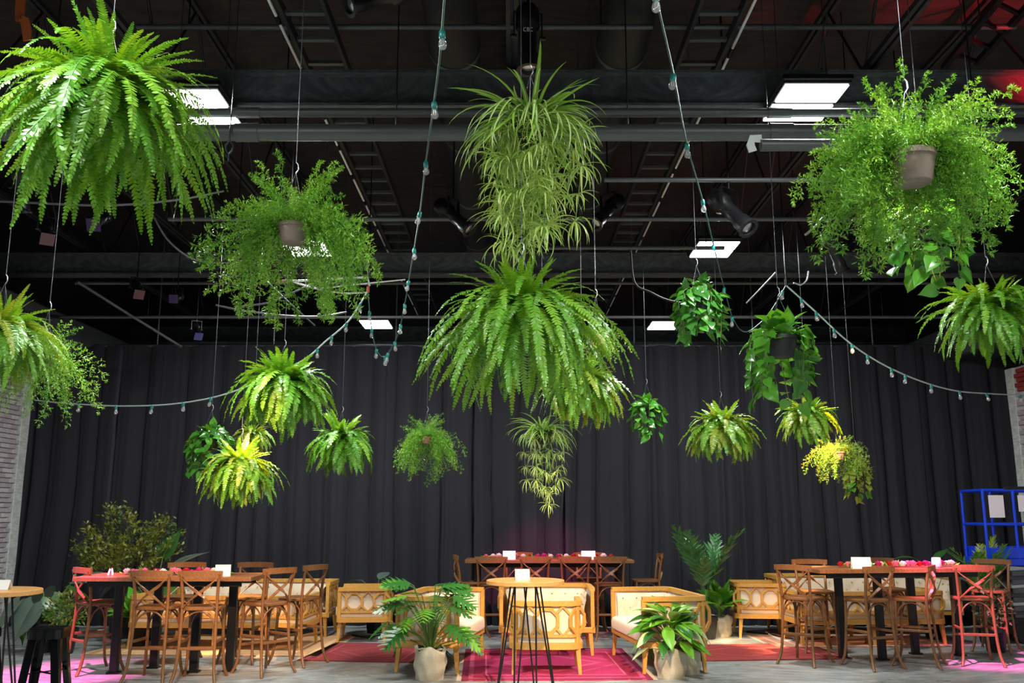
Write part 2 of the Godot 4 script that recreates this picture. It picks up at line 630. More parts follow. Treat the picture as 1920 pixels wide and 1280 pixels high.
# ---- pipes, trays, cables under the roof --------------------------------------
func rigging() -> void:
	# two cable ladders running the length of the hall
	for s in [-1, 1]:
		var o := thing("cable_ladder", "black ladder-like cable tray with shiny rail hung %s of centre under the roof" % ["left", "right"][int(s > 0)], "cable tray", Vector3(1.92 * s, 5.68, 0), 0.0, "cable ladders under the roof")
		var shiny := MB.new()
		var black := MB.new()
		var d := 3.2
		var r := RandomNumberGenerator.new()
		r.seed = 5 + s
		while d < 17.5:
			var l := r.randf_range(0.7, 1.1)
			shiny.tube([Vector3(0, 0, -d), Vector3(0, 0, -d - l * 0.86)], 0.013, 8)
			black.tube([Vector3(0, 0, -d - l * 0.86), Vector3(0, 0, -d - l)], 0.022, 8)
			d += l
		part("conduit", shiny, M.duct_white, o)
		part("conduit_coupling", black, M.black_metal, o)
		for x in [-0.06, -0.42]:
			part("side_rail", boxed(Vector3(x * s, 0.03, -10.3), Vector3(0.03, 0.09, 14.4)), M.black_paint, o)
		var dd := 3.4
		while dd < 17.0:
			part("rung", boxed(Vector3(-0.24 * s, 0.03, -dd), Vector3(0.35, 0.03, 0.05)), M.black_pipe, o)
			dd += 0.42
	# big pipes in front of the near beam
	var row := [
		[4.6, 6.6, 0.066, "large dark grey pipe running across the hall below the near beam", "black_pipe"],
		[4.765, 6.6, 0.036, "thinner grey pipe running just above the large pipe below the near beam", "black_pipe"]]
	for p in row:
		var o := thing("ceiling_pipe", p[3], "pipe", Vector3(0, p[0], -p[1]))
		var t := MB.new()
		t.tube([Vector3(X0, 0, 0), Vector3(X1, 0, 0)], p[2], 14)
		part("pipe_run", t, M[p[4]], o)
		for x in [-5.2, -2.05, 2.08, 5.3]:
			var c := MB.new()
			c.tube([Vector3(x - 0.09, 0, 0), Vector3(x + 0.09, 0, 0)], p[2] + 0.007, 14)
			part("coupling", c, M.black_pipe, o)
		for x in [-3.6, -0.9, 0.9, 3.6]:
			var c := MB.new()
			c.tube([Vector3(x, p[2], 0), Vector3(x, 5.09 - p[0] + 1.55, 0)], 0.006, 6)
			part("hanger_rod", c, M.wire, o)
	# bracket with the hooked end of a white pipe, right of centre
	var sp := thing("white_ended_pipe", "short dark pipe with pale bracket end below the near work light at right", "pipe", at(1416, 272, 6.3))
	var q := MB.new()
	q.tube([Vector3(0.04, 0, 0), Vector3(1.6, 0, 0)], 0.045, 12)
	part("pipe_run", q, M.black_pipe, sp)
	var br := MB.new()
	br.ribbon([Vector3(0.05, 0.05, 0), Vector3(-0.02, 0.05, 0), Vector3(-0.035, 0.0, 0), Vector3(-0.02, -0.05, 0)], 0.06, 0.012, Vector3(0, 0, 1))
	part("bracket", br, M.duct_white, sp)
	# thin cross pipes at tray level and lighting pipes
	var cross := [
		[5.78, 6.35, -4.6, -2.1, "thin black cross pipe above the big fern at upper left"],
		[5.78, 7.1, -3.2, 1.2, "thin black cross pipe between the two cable ladders above the near beam"],
		[5.78, 7.1, 1.3, 4.3, "thin grey cross pipe above the near work light at right"],
		[4.9, 8.4, 0.9, 3.6, "lighting pipe that carries the black spotlight at right"],
		[4.9, 9.6, -3.8, 3.9, "dark lighting pipe across the hall behind the spider plant"],
		[4.9, 10.7, 0.4, 2.6, "rusty dark lighting pipe left of the far work light"],
		[5.02, 12.9, -6.4, 6.5, "dark lighting pipe just behind the far beam"],
		[4.62, 13.4, -6.9, 7.0, "long thin pipe in front of the top of the drapes"]]
	for p in cross:
		var o := thing("lighting_pipe", p[4], "pipe", Vector3((p[2] + p[3]) / 2, p[0], -p[1]), 0.0, "lighting pipes under the roof")
		var h: float = (p[3] - p[2]) / 2
		var t := MB.new()
		t.tube([Vector3(-h, 0, 0), Vector3(h, 0, 0)], 0.024, 10)
		part("pipe_run", t, M.black_pipe, o)
		for x in [-h * 0.8, h * 0.8]:
			var c := MB.new()
			c.tube([Vector3(x, 0.02, 0), Vector3(x, ROOF - p[0] - 0.01, 0)], 0.006, 6)
			part("hanger_rod", c, M.black_metal, o)
	# round ventilation ducts
	for s in [[-0.55, "round black ventilation duct hanging left of centre under the roof"], [1.05, "round black ventilation duct hanging right of centre under the roof"]]:
		var o := thing("ventilation_duct", s[1], "duct", Vector3(s[0], 6.1, -9.0))
		var t := MB.new()
		t.tube([Vector3(0, 0, 6), Vector3(0, 0, -8)], 0.24, 20)
		part("duct_run", t, M.black_paint, o)
		for k in 7:
			var g := MB.new()
			g.tube([Vector3(0, 0, 5.0 - k * 2.0), Vector3(0, 0, 4.94 - k * 2.0)], 0.25, 20)
			part("seam_band", g, M.black_pipe, o)
	# loose cables and cords
	var cables := [
		["black cable sagging across at upper left behind the big fern", "black_pipe", 0.012, [[-40, 375, 8.5], [60, 380, 8.5], [200, 385, 8.6], [330, 375, 8.7], [420, 358, 8.8]]],
		["black cable drooping in a long curve between two lighting pipes at left", "black_pipe", 0.011, [[285, 400, 9.6], [315, 450, 9.7], [360, 485, 9.8], [405, 492, 9.9]]],
		["grey cable sagging low below the white conduit at left", "black_pipe", 0.012, [[405, 572, 10.4], [460, 583, 10.4], [540, 592, 10.4], [600, 593, 10.4], [650, 585, 10.4]]],
		["grey cable curving down from the end of the white conduit", "black_pipe", 0.012, [[440, 575, 10.3], [500, 568, 10.3], [545, 550, 10.3], [580, 535, 10.3], [600, 530, 10.3], [690, 533, 10.3]]],
		["white cord stretched from the brown pipe end to the bulb peg", "white_cord", 0.009, [[535, 523, 10.2], [580, 538, 10.2], [640, 549, 10.2], [690, 548, 10.2]]],
		["second white cord crossing the first above the bulb peg", "white_cord", 0.008, [[548, 528, 10.25], [600, 540, 10.25], [650, 535, 10.25], [760, 524, 10.25]]],
		["grey cables sagging to the right of the far work light", "rubber", 0.014, [[1182, 466, 10.7], [1190, 530, 10.9], [1220, 548, 10.9], [1250, 562, 10.9], [1290, 570, 10.9]]],
		["thin grey cable hanging in a loop below the pink lamp", "black_pipe", 0.009, [[1516, 508, 8.6], [1513, 525, 8.6], [1500, 535, 8.6], [1488, 530, 8.6]]],
		["long diagonal dark brace at left in front of the drapes", "black_pipe", 0.02, [[145, 528, 12.0], [240, 588, 12.8], [340, 650, 13.6]]],
		["diagonal grey brace below the white conduit at left", "galvanised", 0.012, [[500, 527, 11.0], [540, 565, 11.8], [590, 610, 12.8]]],
		["diagonal grey brace at the peg right of the leafy vine", "galvanised", 0.012, [[1455, 510, 11.0], [1425, 542, 11.4], [1400, 568, 11.8]]],
		["diagonal grey brace left of the feathery plant at right", "galvanised", 0.014, [[1545, 405, 9.0], [1528, 425, 9.3], [1510, 440, 9.5]]]]
	for c in cables:
		var pts := []
		for p in c[3]:
			pts.append(at(p[0], p[1], p[2]))
		var o := thing("cable" if not "brace" in c[0] else "roof_brace", c[0], "cable" if not "brace" in c[0] else "brace", pts[0])
		part("cable_run", curve_tube(pts, c[2], 6), M[c[1]], o, Transform3D(Basis(), -pts[0]))
	# white conduit with brown end at left
	var a := at(520, 528, 10.2)
	var b := at(545, 527, 10.2)
	var e := at(690, 520, 10.2)
	var wc := thing("white_conduit", "white conduit with a brown wooden end above the sagging cords at left", "pipe", a)
	var t1 := MB.new()
	t1.tube([Vector3.ZERO, b - a], 0.022, 8)
	part("wooden_end", t1, M.terracotta, wc)
	var t2 := MB.new()
	t2.tube([b - a, e - a, e - a + Vector3(0.02, -0.1, 0)], 0.014, 8)
	part("conduit_run", t2, M.white_cord, wc)
	# forked hook under the left work light and an orange strap at the upper left corner
	var hp := at(430, 268, 6.5)
	var fh := thing("forked_hook", "grey forked hook dangling below the large pipe right of the big fern", "hook", hp)
	var fm := MB.new()
	fm.tube([Vector3(0, 0.12, 0), Vector3(0.0, 0.02, 0), Vector3(-0.028, -0.02, 0), Vector3(-0.022, -0.06, 0), Vector3(0, -0.09, 0), Vector3(0, -0.15, 0)], 0.007, 6)
	fm.tube([Vector3(0.0, 0.02, 0), Vector3(0.03, -0.02, 0), Vector3(0.024, -0.06, 0), Vector3(0, -0.09, 0)], 0.007, 6)
	fm.tube([Vector3(0, 0.1, 0), Vector3(0, 0.4, -0.02), Vector3(0, 6.69 - hp.y, -0.02)], 0.005, 6)
	part("hook_body", fm, M.wire, fh)
	var op := at(44, 45, 6.6)
	var os := thing("orange_strap", "rusty orange strap hanging from the roof at the upper left corner", "strap", op)
	var om := MB.new()
	om.ribbon(smooth([Vector3(-0.05, 6.69 - op.y, 0), Vector3(-0.04, 0.12, 0), Vector3(0.02, 0.02, 0.02), Vector3(0.05, -0.14, 0)], 4), 0.02, 0.07, Vector3(1, 0, 0))
	part("strap_band", om, M.orange, os)
	# heavy black brace truss at the upper right corner
	var tr := thing("roof_truss", "black steel lattice truss at the upper right corner under the roof", "truss", at(1840, 40, 6.9))
	var lat := MB.new()
	var dirv := (at(1775, 90, 7.6) - at(1860, -20, 6.4))
	for o in [Vector3(0, 0, 0), Vector3(0.32, 0.05, 0)]:
		lat.bar(o - dirv * 0.7, o + dirv * 0.9, 0.05, 0.05)
	for k in 5:
		var p: Vector3 = -dirv * 0.6 + dirv * 0.3 * k
		lat.bar(p, p + Vector3(0.32, 0.05, 0) + dirv * 0.28, 0.03, 0.03)
	part("lattice", lat, M.black_metal, tr)

func curve_tube(pts: Array, r: float, sides := 6) -> MB:
	var c := Curve3D.new()
	c.bake_interval = 0.08
	for k in pts.size():
		var t: Vector3 = (pts[mini(k + 1, pts.size() - 1)] - pts[maxi(k - 1, 0)]) / 6.0
		c.add_point(pts[k], -t, t)
	var q := []
	for p in c.get_baked_points():
		q.append(p)
	var mb := MB.new()
	mb.tube(q, r, sides)
	return mb

# ---- stage lamps ------------------------------------------------------------------
# a profile spotlight: barrel along -z, hung from a yoke
func spotlight(label: String, where: Vector3, look: Vector3, size: float, glow := "", gel := "", energy := 0.0, angle := 12.0, color := Color.WHITE) -> Node3D:
	var o := thing("stage_spotlight", label, "spotlight", where, 0.0, "stage spotlights on the lighting pipes")
	var dir := (look - where).normalized()
	var z := -dir
	var x := Vector3.UP.cross(z).normalized()
	var b := Basis(x, z.cross(x), z).scaled(Vector3.ONE * size)
	var body := MB.new()
	var prof := [Vector2(0.0, -0.30), Vector2(0.075, -0.30), Vector2(0.10, -0.26), Vector2(0.105, -0.10), Vector2(0.075, -0.07), Vector2(0.07, 0.16), Vector2(0.085, 0.18), Vector2(0.085, 0.30), Vector2(0.105, 0.30), Vector2(0.105, 0.32), Vector2(0.072, 0.32), Vector2(0.072, 0.28), Vector2(0, 0.28)]
	body.xf = Transform3D(Basis(Vector3.RIGHT, -PI / 2), Vector3.ZERO)
	body.lathe(prof, 16)
	var bx := Transform3D(b, Vector3.ZERO)
	part("barrel", body, M.black_metal, o, bx)
	var lens := MB.new()
	lens.xf = body.xf
	lens.lathe([Vector2(0.07, 0.284), Vector2(0.05, 0.296), Vector2(0.0, 0.30)], 16)
	part("lens_lamp" if glow else "lens", lens, M[glow] if glow else M.galvanised, o, bx)
	if gel:
		part("colour_gel", boxed(Vector3(0, 0, -0.335), Vector3(0.2, 0.2, 0.006)), M[gel], o, bx)
	var yk := MB.new()
	var up := Vector3(0, 0.22, 0) * size
	for s in [-1, 1]:
		yk.bar(x * 0.12 * s * size, x * 0.12 * s * size + up, 0.03 * size, 0.008 * size, x)
	yk.bar(x * -0.125 * size + up, x * 0.125 * size + up, 0.03 * size, 0.008 * size, Vector3.UP)
	part("yoke", yk, M.black_metal, o)
	var cl := MB.new()
	cl.tube([up, Vector3(0, ROOF - where.y, 0)], 0.012 * size, 6)
	part("clamp", cl, M.black_metal, o)
	for s in [-1, 1]:
		var kn := MB.new()
		kn.tube([x * 0.1 * s * size, x * 0.15 * s * size], 0.018 * size, 8)
		part("knob", kn, M.black_metal, o)
	if energy > 0.0:
		var l := SpotLight3D.new()
		l.name = "beam"
		l.light_color = color
		l.light_energy = energy
		l.spot_angle = angle
		l.spot_angle_attenuation = 0.7
		l.spot_range = 40.0
		l.light_size = 0.05
		l.shadow_enabled = true
		l.position = dir * 0.37 * size
		l.basis = Basis(x, z.cross(x), z)
		o.add_child(l)
	return o

func stage_lamps() -> void:
	spotlight("black profile spotlight tilted down right with a shining lens, right of centre", at(1368, 395, 8.4), at(1368, 395, 8.4) + Vector3(0.28, -0.5, 0.35), 1.0)
	spotlight("black spotlight cut by the top edge left of the first bulb string", at(712, -6, 5.6), at(712, -6, 5.6) + Vector3(-0.5, -0.35, 0.3), 0.8)
	var cbc := spotlight("black spotlight pointing straight down above the spider plant", at(990, 70, 6.0), at(990, 70, 6.0) + Vector3(0.02, -1, 0.1), 0.85)
	var tm := TextMesh.new()
	var fnt := SystemFont.new()
	fnt.font_names = PackedStringArray(["Droid Sans"])
	tm.font = fnt
	tm.text = "CBC"
	tm.font_size = 16
	tm.pixel_size = 0.0024
	tm.depth = 0.002
	part("lettering", tm, M.duct_white, cbc, Transform3D(Basis(Vector3.RIGHT, 0.1), Vector3(0, 0.02, 0.072)))
	spotlight("dim black spotlight right of the spider plant with a violet edge", at(1140, 395, 9.6), at(1140, 395, 9.6) + Vector3(-0.5, -0.6, 0.4), 0.9)
	spotlight("dim black spotlight between the bulb string and the spider plant", at(850, 405, 9.6), at(850, 405, 9.6) + Vector3(0.6, -0.6, 0.3), 0.9)
	# coloured gels at left
	spotlight("dim spotlight with pinkish gel at the left edge, the nearer one", at(86, 432, 9.6), at(86, 432, 9.6) + Vector3(0.5, -0.7, 0.7), 0.7, "", "gel_pink")
	spotlight("dim spotlight with purple gel left, under the big fern", at(188, 412, 9.4), at(188, 412, 9.4) + Vector3(0.1, -0.5, 0.8), 0.7, "", "gel_purple")
	spotlight("dim spotlight with pale pink gel left, below the far beam", at(256, 540, 12.6), at(256, 540, 12.6) + Vector3(0.5, -0.6, 0.7), 0.7, "", "gel_pink")
	spotlight("dim spotlight with violet gel left of the white cords", at(332, 558, 12.6), at(332, 558, 12.6) + Vector3(0.1, -0.3, 0.9), 0.6, "", "gel_purple")
	spotlight("dim spotlight with blue gel above the fern at left", at(368, 618, 13.2), at(368, 618, 13.2) + Vector3(0.4, -0.6, 0.6), 0.6, "", "gel_blue")
	# lit ones
	var mag := Color(1.0, 0.46, 0.78)
	var warm := Color(1.0, 0.84, 0.60)
	spotlight("pink shining spotlight left of the feathery plant at right", at(1564, 470, 9.6), Vector3(5.6, 0.4, -11.2), 0.8, "glow_pink", "", 110.0, 13.0, mag)
	spotlight("small pink shining spotlight below the spider plant", at(986, 480, 10.6), Vector3(0.5, 0.95, -13.6), 0.7, "glow_pink", "", 34.0, 15.0, Color(1.0, 0.36, 0.6))
	spotlight("pink spotlight hidden behind the fern at the left edge", Vector3(-4.9, 4.9, -8.6), Vector3(-4.85, 0.2, -10.3), 0.8, "glow_pink", "", 110.0, 12.0, mag)
	spotlight("warm spotlight hidden above the pair of sunlit ferns at left", at(525, 425, 8.4), at(466, 845, 9.7), 0.7, "glow_warm", "", 150.0, 8.0, warm)
	spotlight("warm spotlight hidden behind the right feathery plant", at(1700, 385, 9.2), at(1553, 812, 10.7), 0.7, "glow_warm", "", 190.0, 7.5, warm)
	spotlight("warm spotlight overhead aimed at the lounge, out of the picture", Vector3(1.3, 4.9, -3.1), Vector3(0.4, 0.0, -10.9), 0.8, "glow_warm", "", 90.0, 11.0, Color(1.0, 0.84, 0.66))
	spotlight("warm spotlight overhead aimed at the left sofas, out of the picture", Vector3(-1.6, 4.9, -3.1), Vector3(-3.4, 0.0, -12.0), 0.8, "glow_warm", "", 90.0, 8.5, Color(1.0, 0.78, 0.56))
	spotlight("warm spotlight overhead aimed at the right sofas, out of the picture", Vector3(2.0, 4.9, -3.1), Vector3(4.2, 0.0, -12.0), 0.8, "glow_warm", "", 90.0, 8.0, Color(1.0, 0.78, 0.56))

	spotlight("red spotlight at far right aimed up at the roof, out of the picture", Vector3(5.4, 4.6, -6.2), Vector3(4.4, 6.7, -8.8), 0.8, "glow_pink", "", 15.0, 36.0, Color(1.0, 0.10, 0.2))

# ---- strings of clear bulbs ----------------------------------------------------------
func string_lights() -> void:
	var sock := MB.new()
	sock.lathe([Vector2(0, 0.0), Vector2(0.014, 0.0), Vector2(0.017, 0.004), Vector2(0.017, 0.04), Vector2(0.012, 0.05), Vector2(0, 0.052)], 10)
	var bulb := MB.new()
	bulb.lathe([Vector2(0, -0.062), Vector2(0.012, -0.058), Vector2(0.021, -0.046), Vector2(0.023, -0.034), Vector2(0.019, -0.018), Vector2(0.012, 0.0)], 12)
	var fil := MB.new()
	fil.tube([Vector3(-0.005, -0.002, 0), Vector3(-0.007, -0.03, 0), Vector3(0, -0.036, 0), Vector3(0.007, -0.03, 0), Vector3(0.005, -0.002, 0)], 0.0016, 4)
	var sm := sock.mesh()
	var bm := bulb.mesh()
	var fm := fil.mesh()
	var runs := [
		["string of clear teal-socketed bulbs falling left of the spider plant to a loop",
			[[838, -60, 3.6], [833, 0, 4.0], [822, 130, 4.8], [799, 300, 6.0], [788, 395, 7.0], [776, 470, 8.0], [766, 530, 8.8], [757, 580, 9.4], [745, 630, 9.9], [722, 668, 10.1], [706, 655, 10.15], [696, 610, 10.2], [690, 545, 10.2]],
			[[829, 62], [821, 190], [799, 305], [789, 397], [777, 468], [767, 525], [760, 572], [750, 610], [742, 640], [730, 661], [720, 668], [709, 652], [698, 620], [693, 585]]],
		["string of clear bulbs sagging from the peg down to the left brick wall",
			[[690, 545, 10.2], [655, 600, 10.2], [610, 640, 10.2], [560, 680, 10.2], [440, 733, 10.4], [343, 755, 10.8], [240, 761, 11.2], [140, 757, 11.8], [66, 750, 12.6]],
			[[673, 572], [648, 603], [620, 630], [592, 650], [395, 743], [343, 754], [285, 760], [217, 760], [148, 757]]],
		["string of clear bulbs coming down right of the spider plant to the leafy vines",
			[[1222, -60, 3.6], [1234, 10, 4.2], [1263, 140, 5.0], [1288, 270, 6.0], [1318, 378, 7.2], [1338, 460, 8.2], [1358, 540, 9.0], [1376, 600, 9.6], [1400, 622, 9.9], [1440, 590, 10.0], [1474, 535, 10.0]],
			[[1231, -12], [1263, 136], [1289, 268], [1318, 376], [1339, 462], [1358, 538], [1376, 595], [1468, 548]]],
		["string of clear bulbs sagging from the peg to the right brick wall",
			[[1474, 535, 10.0], [1530, 585, 10.1], [1590, 640, 10.3], [1650, 680, 10.5], [1720, 712, 10.8], [1790, 732, 11.2], [1860, 738, 11.8], [1925, 741, 12.6]],
			[[1500, 560], [1530, 586], [1563, 616], [1597, 645], [1627, 666], [1670, 690], [1700, 704], [1748, 722], [1799, 733], [1849, 737], [1912, 740]]]]
	for r in runs:
		var pts := []
		for p in r[1]:
			pts.append(at(p[0], p[1], p[2]))
		var o := thing("string_light", r[0], "string lights", pts[0], 0.0, "strings of clear bulbs")
		var c := Curve3D.new()
		c.bake_interval = 0.06
		for k in pts.size():
			var t: Vector3 = (pts[mini(k + 1, pts.size() - 1)] - pts[maxi(k - 1, 0)]) / 6.0
			c.add_point(pts[k] - pts[0], -t, t)
		var q := []
		for p in c.get_baked_points():
			q.append(p)
		var mb := MB.new()
		var sag: bool = "sagging" in r[0]
		mb.tube(q, 0.0095 if sag else 0.006, 6)
		part("cord", mb, M.pale_cord if sag else M.cord, o)
		for b in r[2]:
			# nearest point of the cord to that direction of view
			var dir := (at(b[0], b[1], 5.0) - Vector3(0, EYE, 0)).normalized()
			var best: Vector3 = q[0]
			var far := 1e9
			for p in q:
				var w: Vector3 = p + pts[0] - Vector3(0, EYE, 0)
				var e := w.normalized().distance_to(dir)
				if e < far:
					far = e
					best = p
			var bs := Basis(Vector3(rng.randf_range(-1, 1), 0, rng.randf_range(-1, 1)).normalized(), rng.randf_range(-0.25, 0.25))
			var s := part("socket", sm, M.socket, o, Transform3D(bs, best - bs.y * 0.045))
			part("bulb", bm, M.bulb_glass, s)
			part("filament", fm, M.filament, s)
	for p in [[690, 545, 10.2, "small orange-tipped peg where the left bulb strings meet"], [1474, 532, 10.0, "dark hook where the right bulb strings meet"]]:
		var w := at(p[0], p[1], p[2])
		var o := thing("cable_hook", p[3], "hook", w)
		var t := MB.new()
		t.tube([Vector3(0, -0.01, 0), Vector3(0, 0.12, 0), Vector3(0.0, 6.68 - w.y, 0)], 0.008, 6)
		part("drop_rod", t, M.black_metal, o)
		var g := MB.new()
		g.tube([Vector3(0, -0.02, 0), Vector3(0, 0.05, 0)], 0.018, 8)
		part("clip", g, M.orange if p[0] < 900 else M.black_metal, o)

# ---- leaves ------------------------------------------------------------------------
# the curve of a stem or leaf of length 1: leaves the origin at angle t0 in the x-y plane and bends down
func arc(t0: float, bend: float, lateral: float, steps: int, early := 0.85) -> Array:
	var p := Vector3.ZERO
	var out := [p]
	for i in steps:
		var s := (i + 0.5) / steps
		var th := deg_to_rad(t0 - bend * pow(s, early))
		p += Vector3(cos(th), sin(th), lateral * s).normalized() / steps
		out.append(p)
	return out

# a feathered frond of length 1: rachis with two rows of leaflets
func frond_mesh(t0: float, bend: float, lateral: float, pairs: int, wide: float, lean := 0.25, fill := 0.8, seed_ := 1, bare := 0.08, early := 0.85) -> ArrayMesh:
	var r := RandomNumberGenerator.new()
	r.seed = seed_
	var mb := MB.new()
	var pts := arc(t0, bend, lateral, pairs, early)
	for i in range(1, pairs + 1):
		var s := float(i) / pairs
		var t: Vector3 = (pts[mini(i + 1, pairs)] - pts[i - 1]).normalized()
		var side := t.cross(Vector3.UP)
		if side.length() < 0.05 or side.z < 0.0:
			side = Vector3(0, 0, 1)
		side = (Vector3(0, 0, 1) - t * t.z).normalized()
		var up := side.cross(t).normalized()
		if s > bare:
			var q := (s - bare) / (1.0 - bare)
			var l := wide * pow(minf(q / 0.22, 1.0), 0.7) * pow(1.0 - q, 0.55) + 0.006
			var hw := fill * 0.5 / pairs
			for sg in [-1.0, 1.0]:
				var a := lean + q * 0.45 + r.randf_range(-0.12, 0.12)
				var ll := l * r.randf_range(0.85, 1.1)
				var d: Vector3 = (side * sg * cos(a) + t * sin(a) + up * r.randf_range(-0.28, 0.12)).normalized()
				var nn: Vector3 = (up + side * sg * r.randf_range(-0.25, 0.45) + t * r.randf_range(-0.3, 0.3)).normalized()
				var p: Vector3 = pts[i]
				var w: Vector3 = t - d * t.dot(d)
				w = w.normalized() * hw
				var b0 := mb.vert(p - w, nn)
				var b1 := mb.vert(p + w, nn)
				var m0 := mb.vert(p + d * ll * 0.62 - w * 0.85, nn)
				var m1 := mb.vert(p + d * ll * 0.62 + w * 0.85, nn)
				var tp := mb.vert(p + d * ll, nn)
				if sg > 0:
					mb.tri(b0, m0, m1); mb.tri(b0, m1, b1); mb.tri(m0, tp, m1)
				else:
					mb.tri(b0, m1, m0); mb.tri(b0, b1, m1); mb.tri(m0, m1, tp)
		# rachis
		if i < pairs:
			var w2 := side * 0.006 * (1.0 - s * 0.8)
			var a0: Vector3 = pts[i - 1]
			var a1: Vector3 = pts[i]
			var i0 := mb.vert(a0 - w2 + up * 0.002, up)
			var i1 := mb.vert(a0 + w2 + up * 0.002, up)
			var i2 := mb.vert(a1 + w2 + up * 0.002, up)
			var i3 := mb.vert(a1 - w2 + up * 0.002, up)
			mb.tri(i0, i1, i2); mb.tri(i0, i2, i3)
	return mb.mesh()

# a plume of asparagus fern of length 1: stem, short side twigs, needles all round
func plume_mesh(t0: float, bend: float, lateral: float, nodes: int, needles: int, seed_: int, early := 0.85) -> ArrayMesh:
	var r := RandomNumberGenerator.new()
	r.seed = seed_
	var mb := MB.new()
	var pts := arc(t0, bend, lateral, nodes, early)
	for i in range(1, nodes + 1):
		var s := float(i) / nodes
		var t: Vector3 = (pts[mini(i + 1, nodes)] - pts[i - 1]).normalized()
		var x := t.cross(Vector3(0.3, 0.2, 1)).normalized()
		var y := t.cross(x)
		var w := x * 0.004
		var i0 := mb.vert(pts[i - 1] - w, y)
		var i1 := mb.vert(pts[i - 1] + w, y)
		var i2 := mb.vert(pts[i], y)
		mb.tri(i0, i1, i2)
		if s < 0.12:
			continue
		for sg in 2:
			var a := r.randf() * TAU
			var d := (x * cos(a) + y * sin(a) + t * 0.55).normalized()
			var tl := 0.17 * pow(1.0 - s, 0.6) * r.randf_range(0.6, 1.1) + 0.02
			for k in needles:
				var q := (k + 0.7) / needles
				var p: Vector3 = pts[i] + d * tl * q + Vector3(0, -0.05 * q * q * tl, 0)
				var nd := (d * 0.7 + Vector3(r.randf_range(-1, 1), r.randf_range(-1, 1), r.randf_range(-1, 1)) * 0.9).normalized()
				var l := r.randf_range(0.03, 0.055)
				var sd := nd.cross(Vector3(r.randf_range(-1, 1), 1, r.randf_range(-1, 1))).normalized()
				var nn := sd.cross(nd)
				var a0 := mb.vert(p - nd * 0.003, nn)
				var a1 := mb.vert(p + nd * l * 0.5 + sd * 0.0055, nn)
				var a2 := mb.vert(p + nd * l * 0.5 - sd * 0.0055, nn)
				var a3 := mb.vert(p + nd * l, nn)
				mb.tri(a0, a1, a2); mb.tri(a1, a3, a2)
	return mb.mesh()

# a long narrow leaf of length 1 with a pale stripe
func blade(mb: MB, pts: Array, wide: float, base: Transform3D, edge: Color, mid: Color, side := Vector3(0, 0, 1)) -> void:
	var m := pts.size() - 1
	for band in [[-1.0, -0.35, edge], [-0.35, 0.35, mid], [0.35, 1.0, edge]]:
		mb.col = band[2]
		var last := []
		for i in m + 1:
			var s := float(i) / m
			var t: Vector3 = (pts[mini(i + 1, m)] - pts[maxi(i - 1, 0)]).normalized()
			var sd := (side - t * t.dot(side)).normalized()
			var up := sd.cross(t).normalized()
			var w := wide * (0.45 + 0.55 * minf(s * 4.0, 1.0)) * pow(1.0 - s, 0.6) + 0.0004
			var p0: Vector3 = base * (pts[i] + sd * w * band[0] + up * absf(band[0]) * w * 0.4)
			var p1: Vector3 = base * (pts[i] + sd * w * band[1] + up * absf(band[1]) * w * 0.4)
			var nn := (base.basis * up).normalized()
			var a := mb.vert(p0, nn)
			var b := mb.vert(p1, nn)
			if i > 0:
				mb.tri(last[0], last[1], b)
				mb.tri(last[0], b, a)
			last = [a, b]

func spider_leaf(t0: float, bend: float, lateral: float, wide: float, pale: bool) -> ArrayMesh:
	var mb := MB.new()
	mb.colored = true
	var e := c8(132, 176, 66).srgb_to_linear()
	var mid := (c8(228, 234, 190) if pale else c8(160, 194, 88)).srgb_to_linear()
	blade(mb, arc(t0, bend, lateral, 10), wide, Transform3D(), e, mid)
	return mb.mesh()

func plantlet_mesh(seed_: int) -> ArrayMesh:
	var r := RandomNumberGenerator.new()
	r.seed = seed_
	var mb := MB.new()
	mb.colored = true
	for k in 13:
		var b := Basis(Vector3.UP, TAU * k / 13.0 + r.randf_range(-0.2, 0.2)).scaled(Vector3.ONE * r.randf_range(0.6, 1.0))
		var e := c8(150 + r.randi_range(-12, 14), 184, 78).srgb_to_linear()
		blade(mb, arc(r.randf_range(-30, 50), r.randf_range(60, 130), r.randf_range(-0.3, 0.3), 6), 0.045, Transform3D(b, Vector3.ZERO), e, c8(214, 222, 156).srgb_to_linear())
	return mb.mesh()

# broad leaf of length 1 along +x, facing +y: outline given by half widths; fold along the midrib; tip bends down
func broad_leaf(halves: Array, fold: float, droop: float, lobes := 0.0) -> ArrayMesh:
	var mb := MB.new()
	var m := halves.size() - 1
	var rows := []
	for sg in [1.0, -1.0]:
		rows = []
		for i in m + 1:
			var s := float(i) / m
			var y := -droop * s * s
			var w: float = halves[i]
			var back := lobes * maxf(0.0, 1.0 - s * 3.0)
			rows.append([Vector3(s, y, 0), Vector3(s - back * 0.4, y + fold * w * 0.5, sg * w * 0.55), Vector3(s - back, y + fold * w * 0.4, sg * w)])
		if sg > 0:
			for q in rows:
				q.reverse()
		mb.grid(rows)
	return mb.mesh()

const HEART := [0.16, 0.36, 0.41, 0.39, 0.33, 0.24, 0.14, 0.05, 0.0]
const LANCE := [0.02, 0.11, 0.18, 0.22, 0.22, 0.19, 0.14, 0.07, 0.0]

func toward(dir: Vector3, normal: Vector3) -> Basis:
	var x := dir.normalized()
	var z := x.cross(normal)
	if z.length() < 0.05:
		z = x.cross(Vector3(0.3, 1, 0.2))
	z = z.normalized()
	return Basis(x, z.cross(x), z)

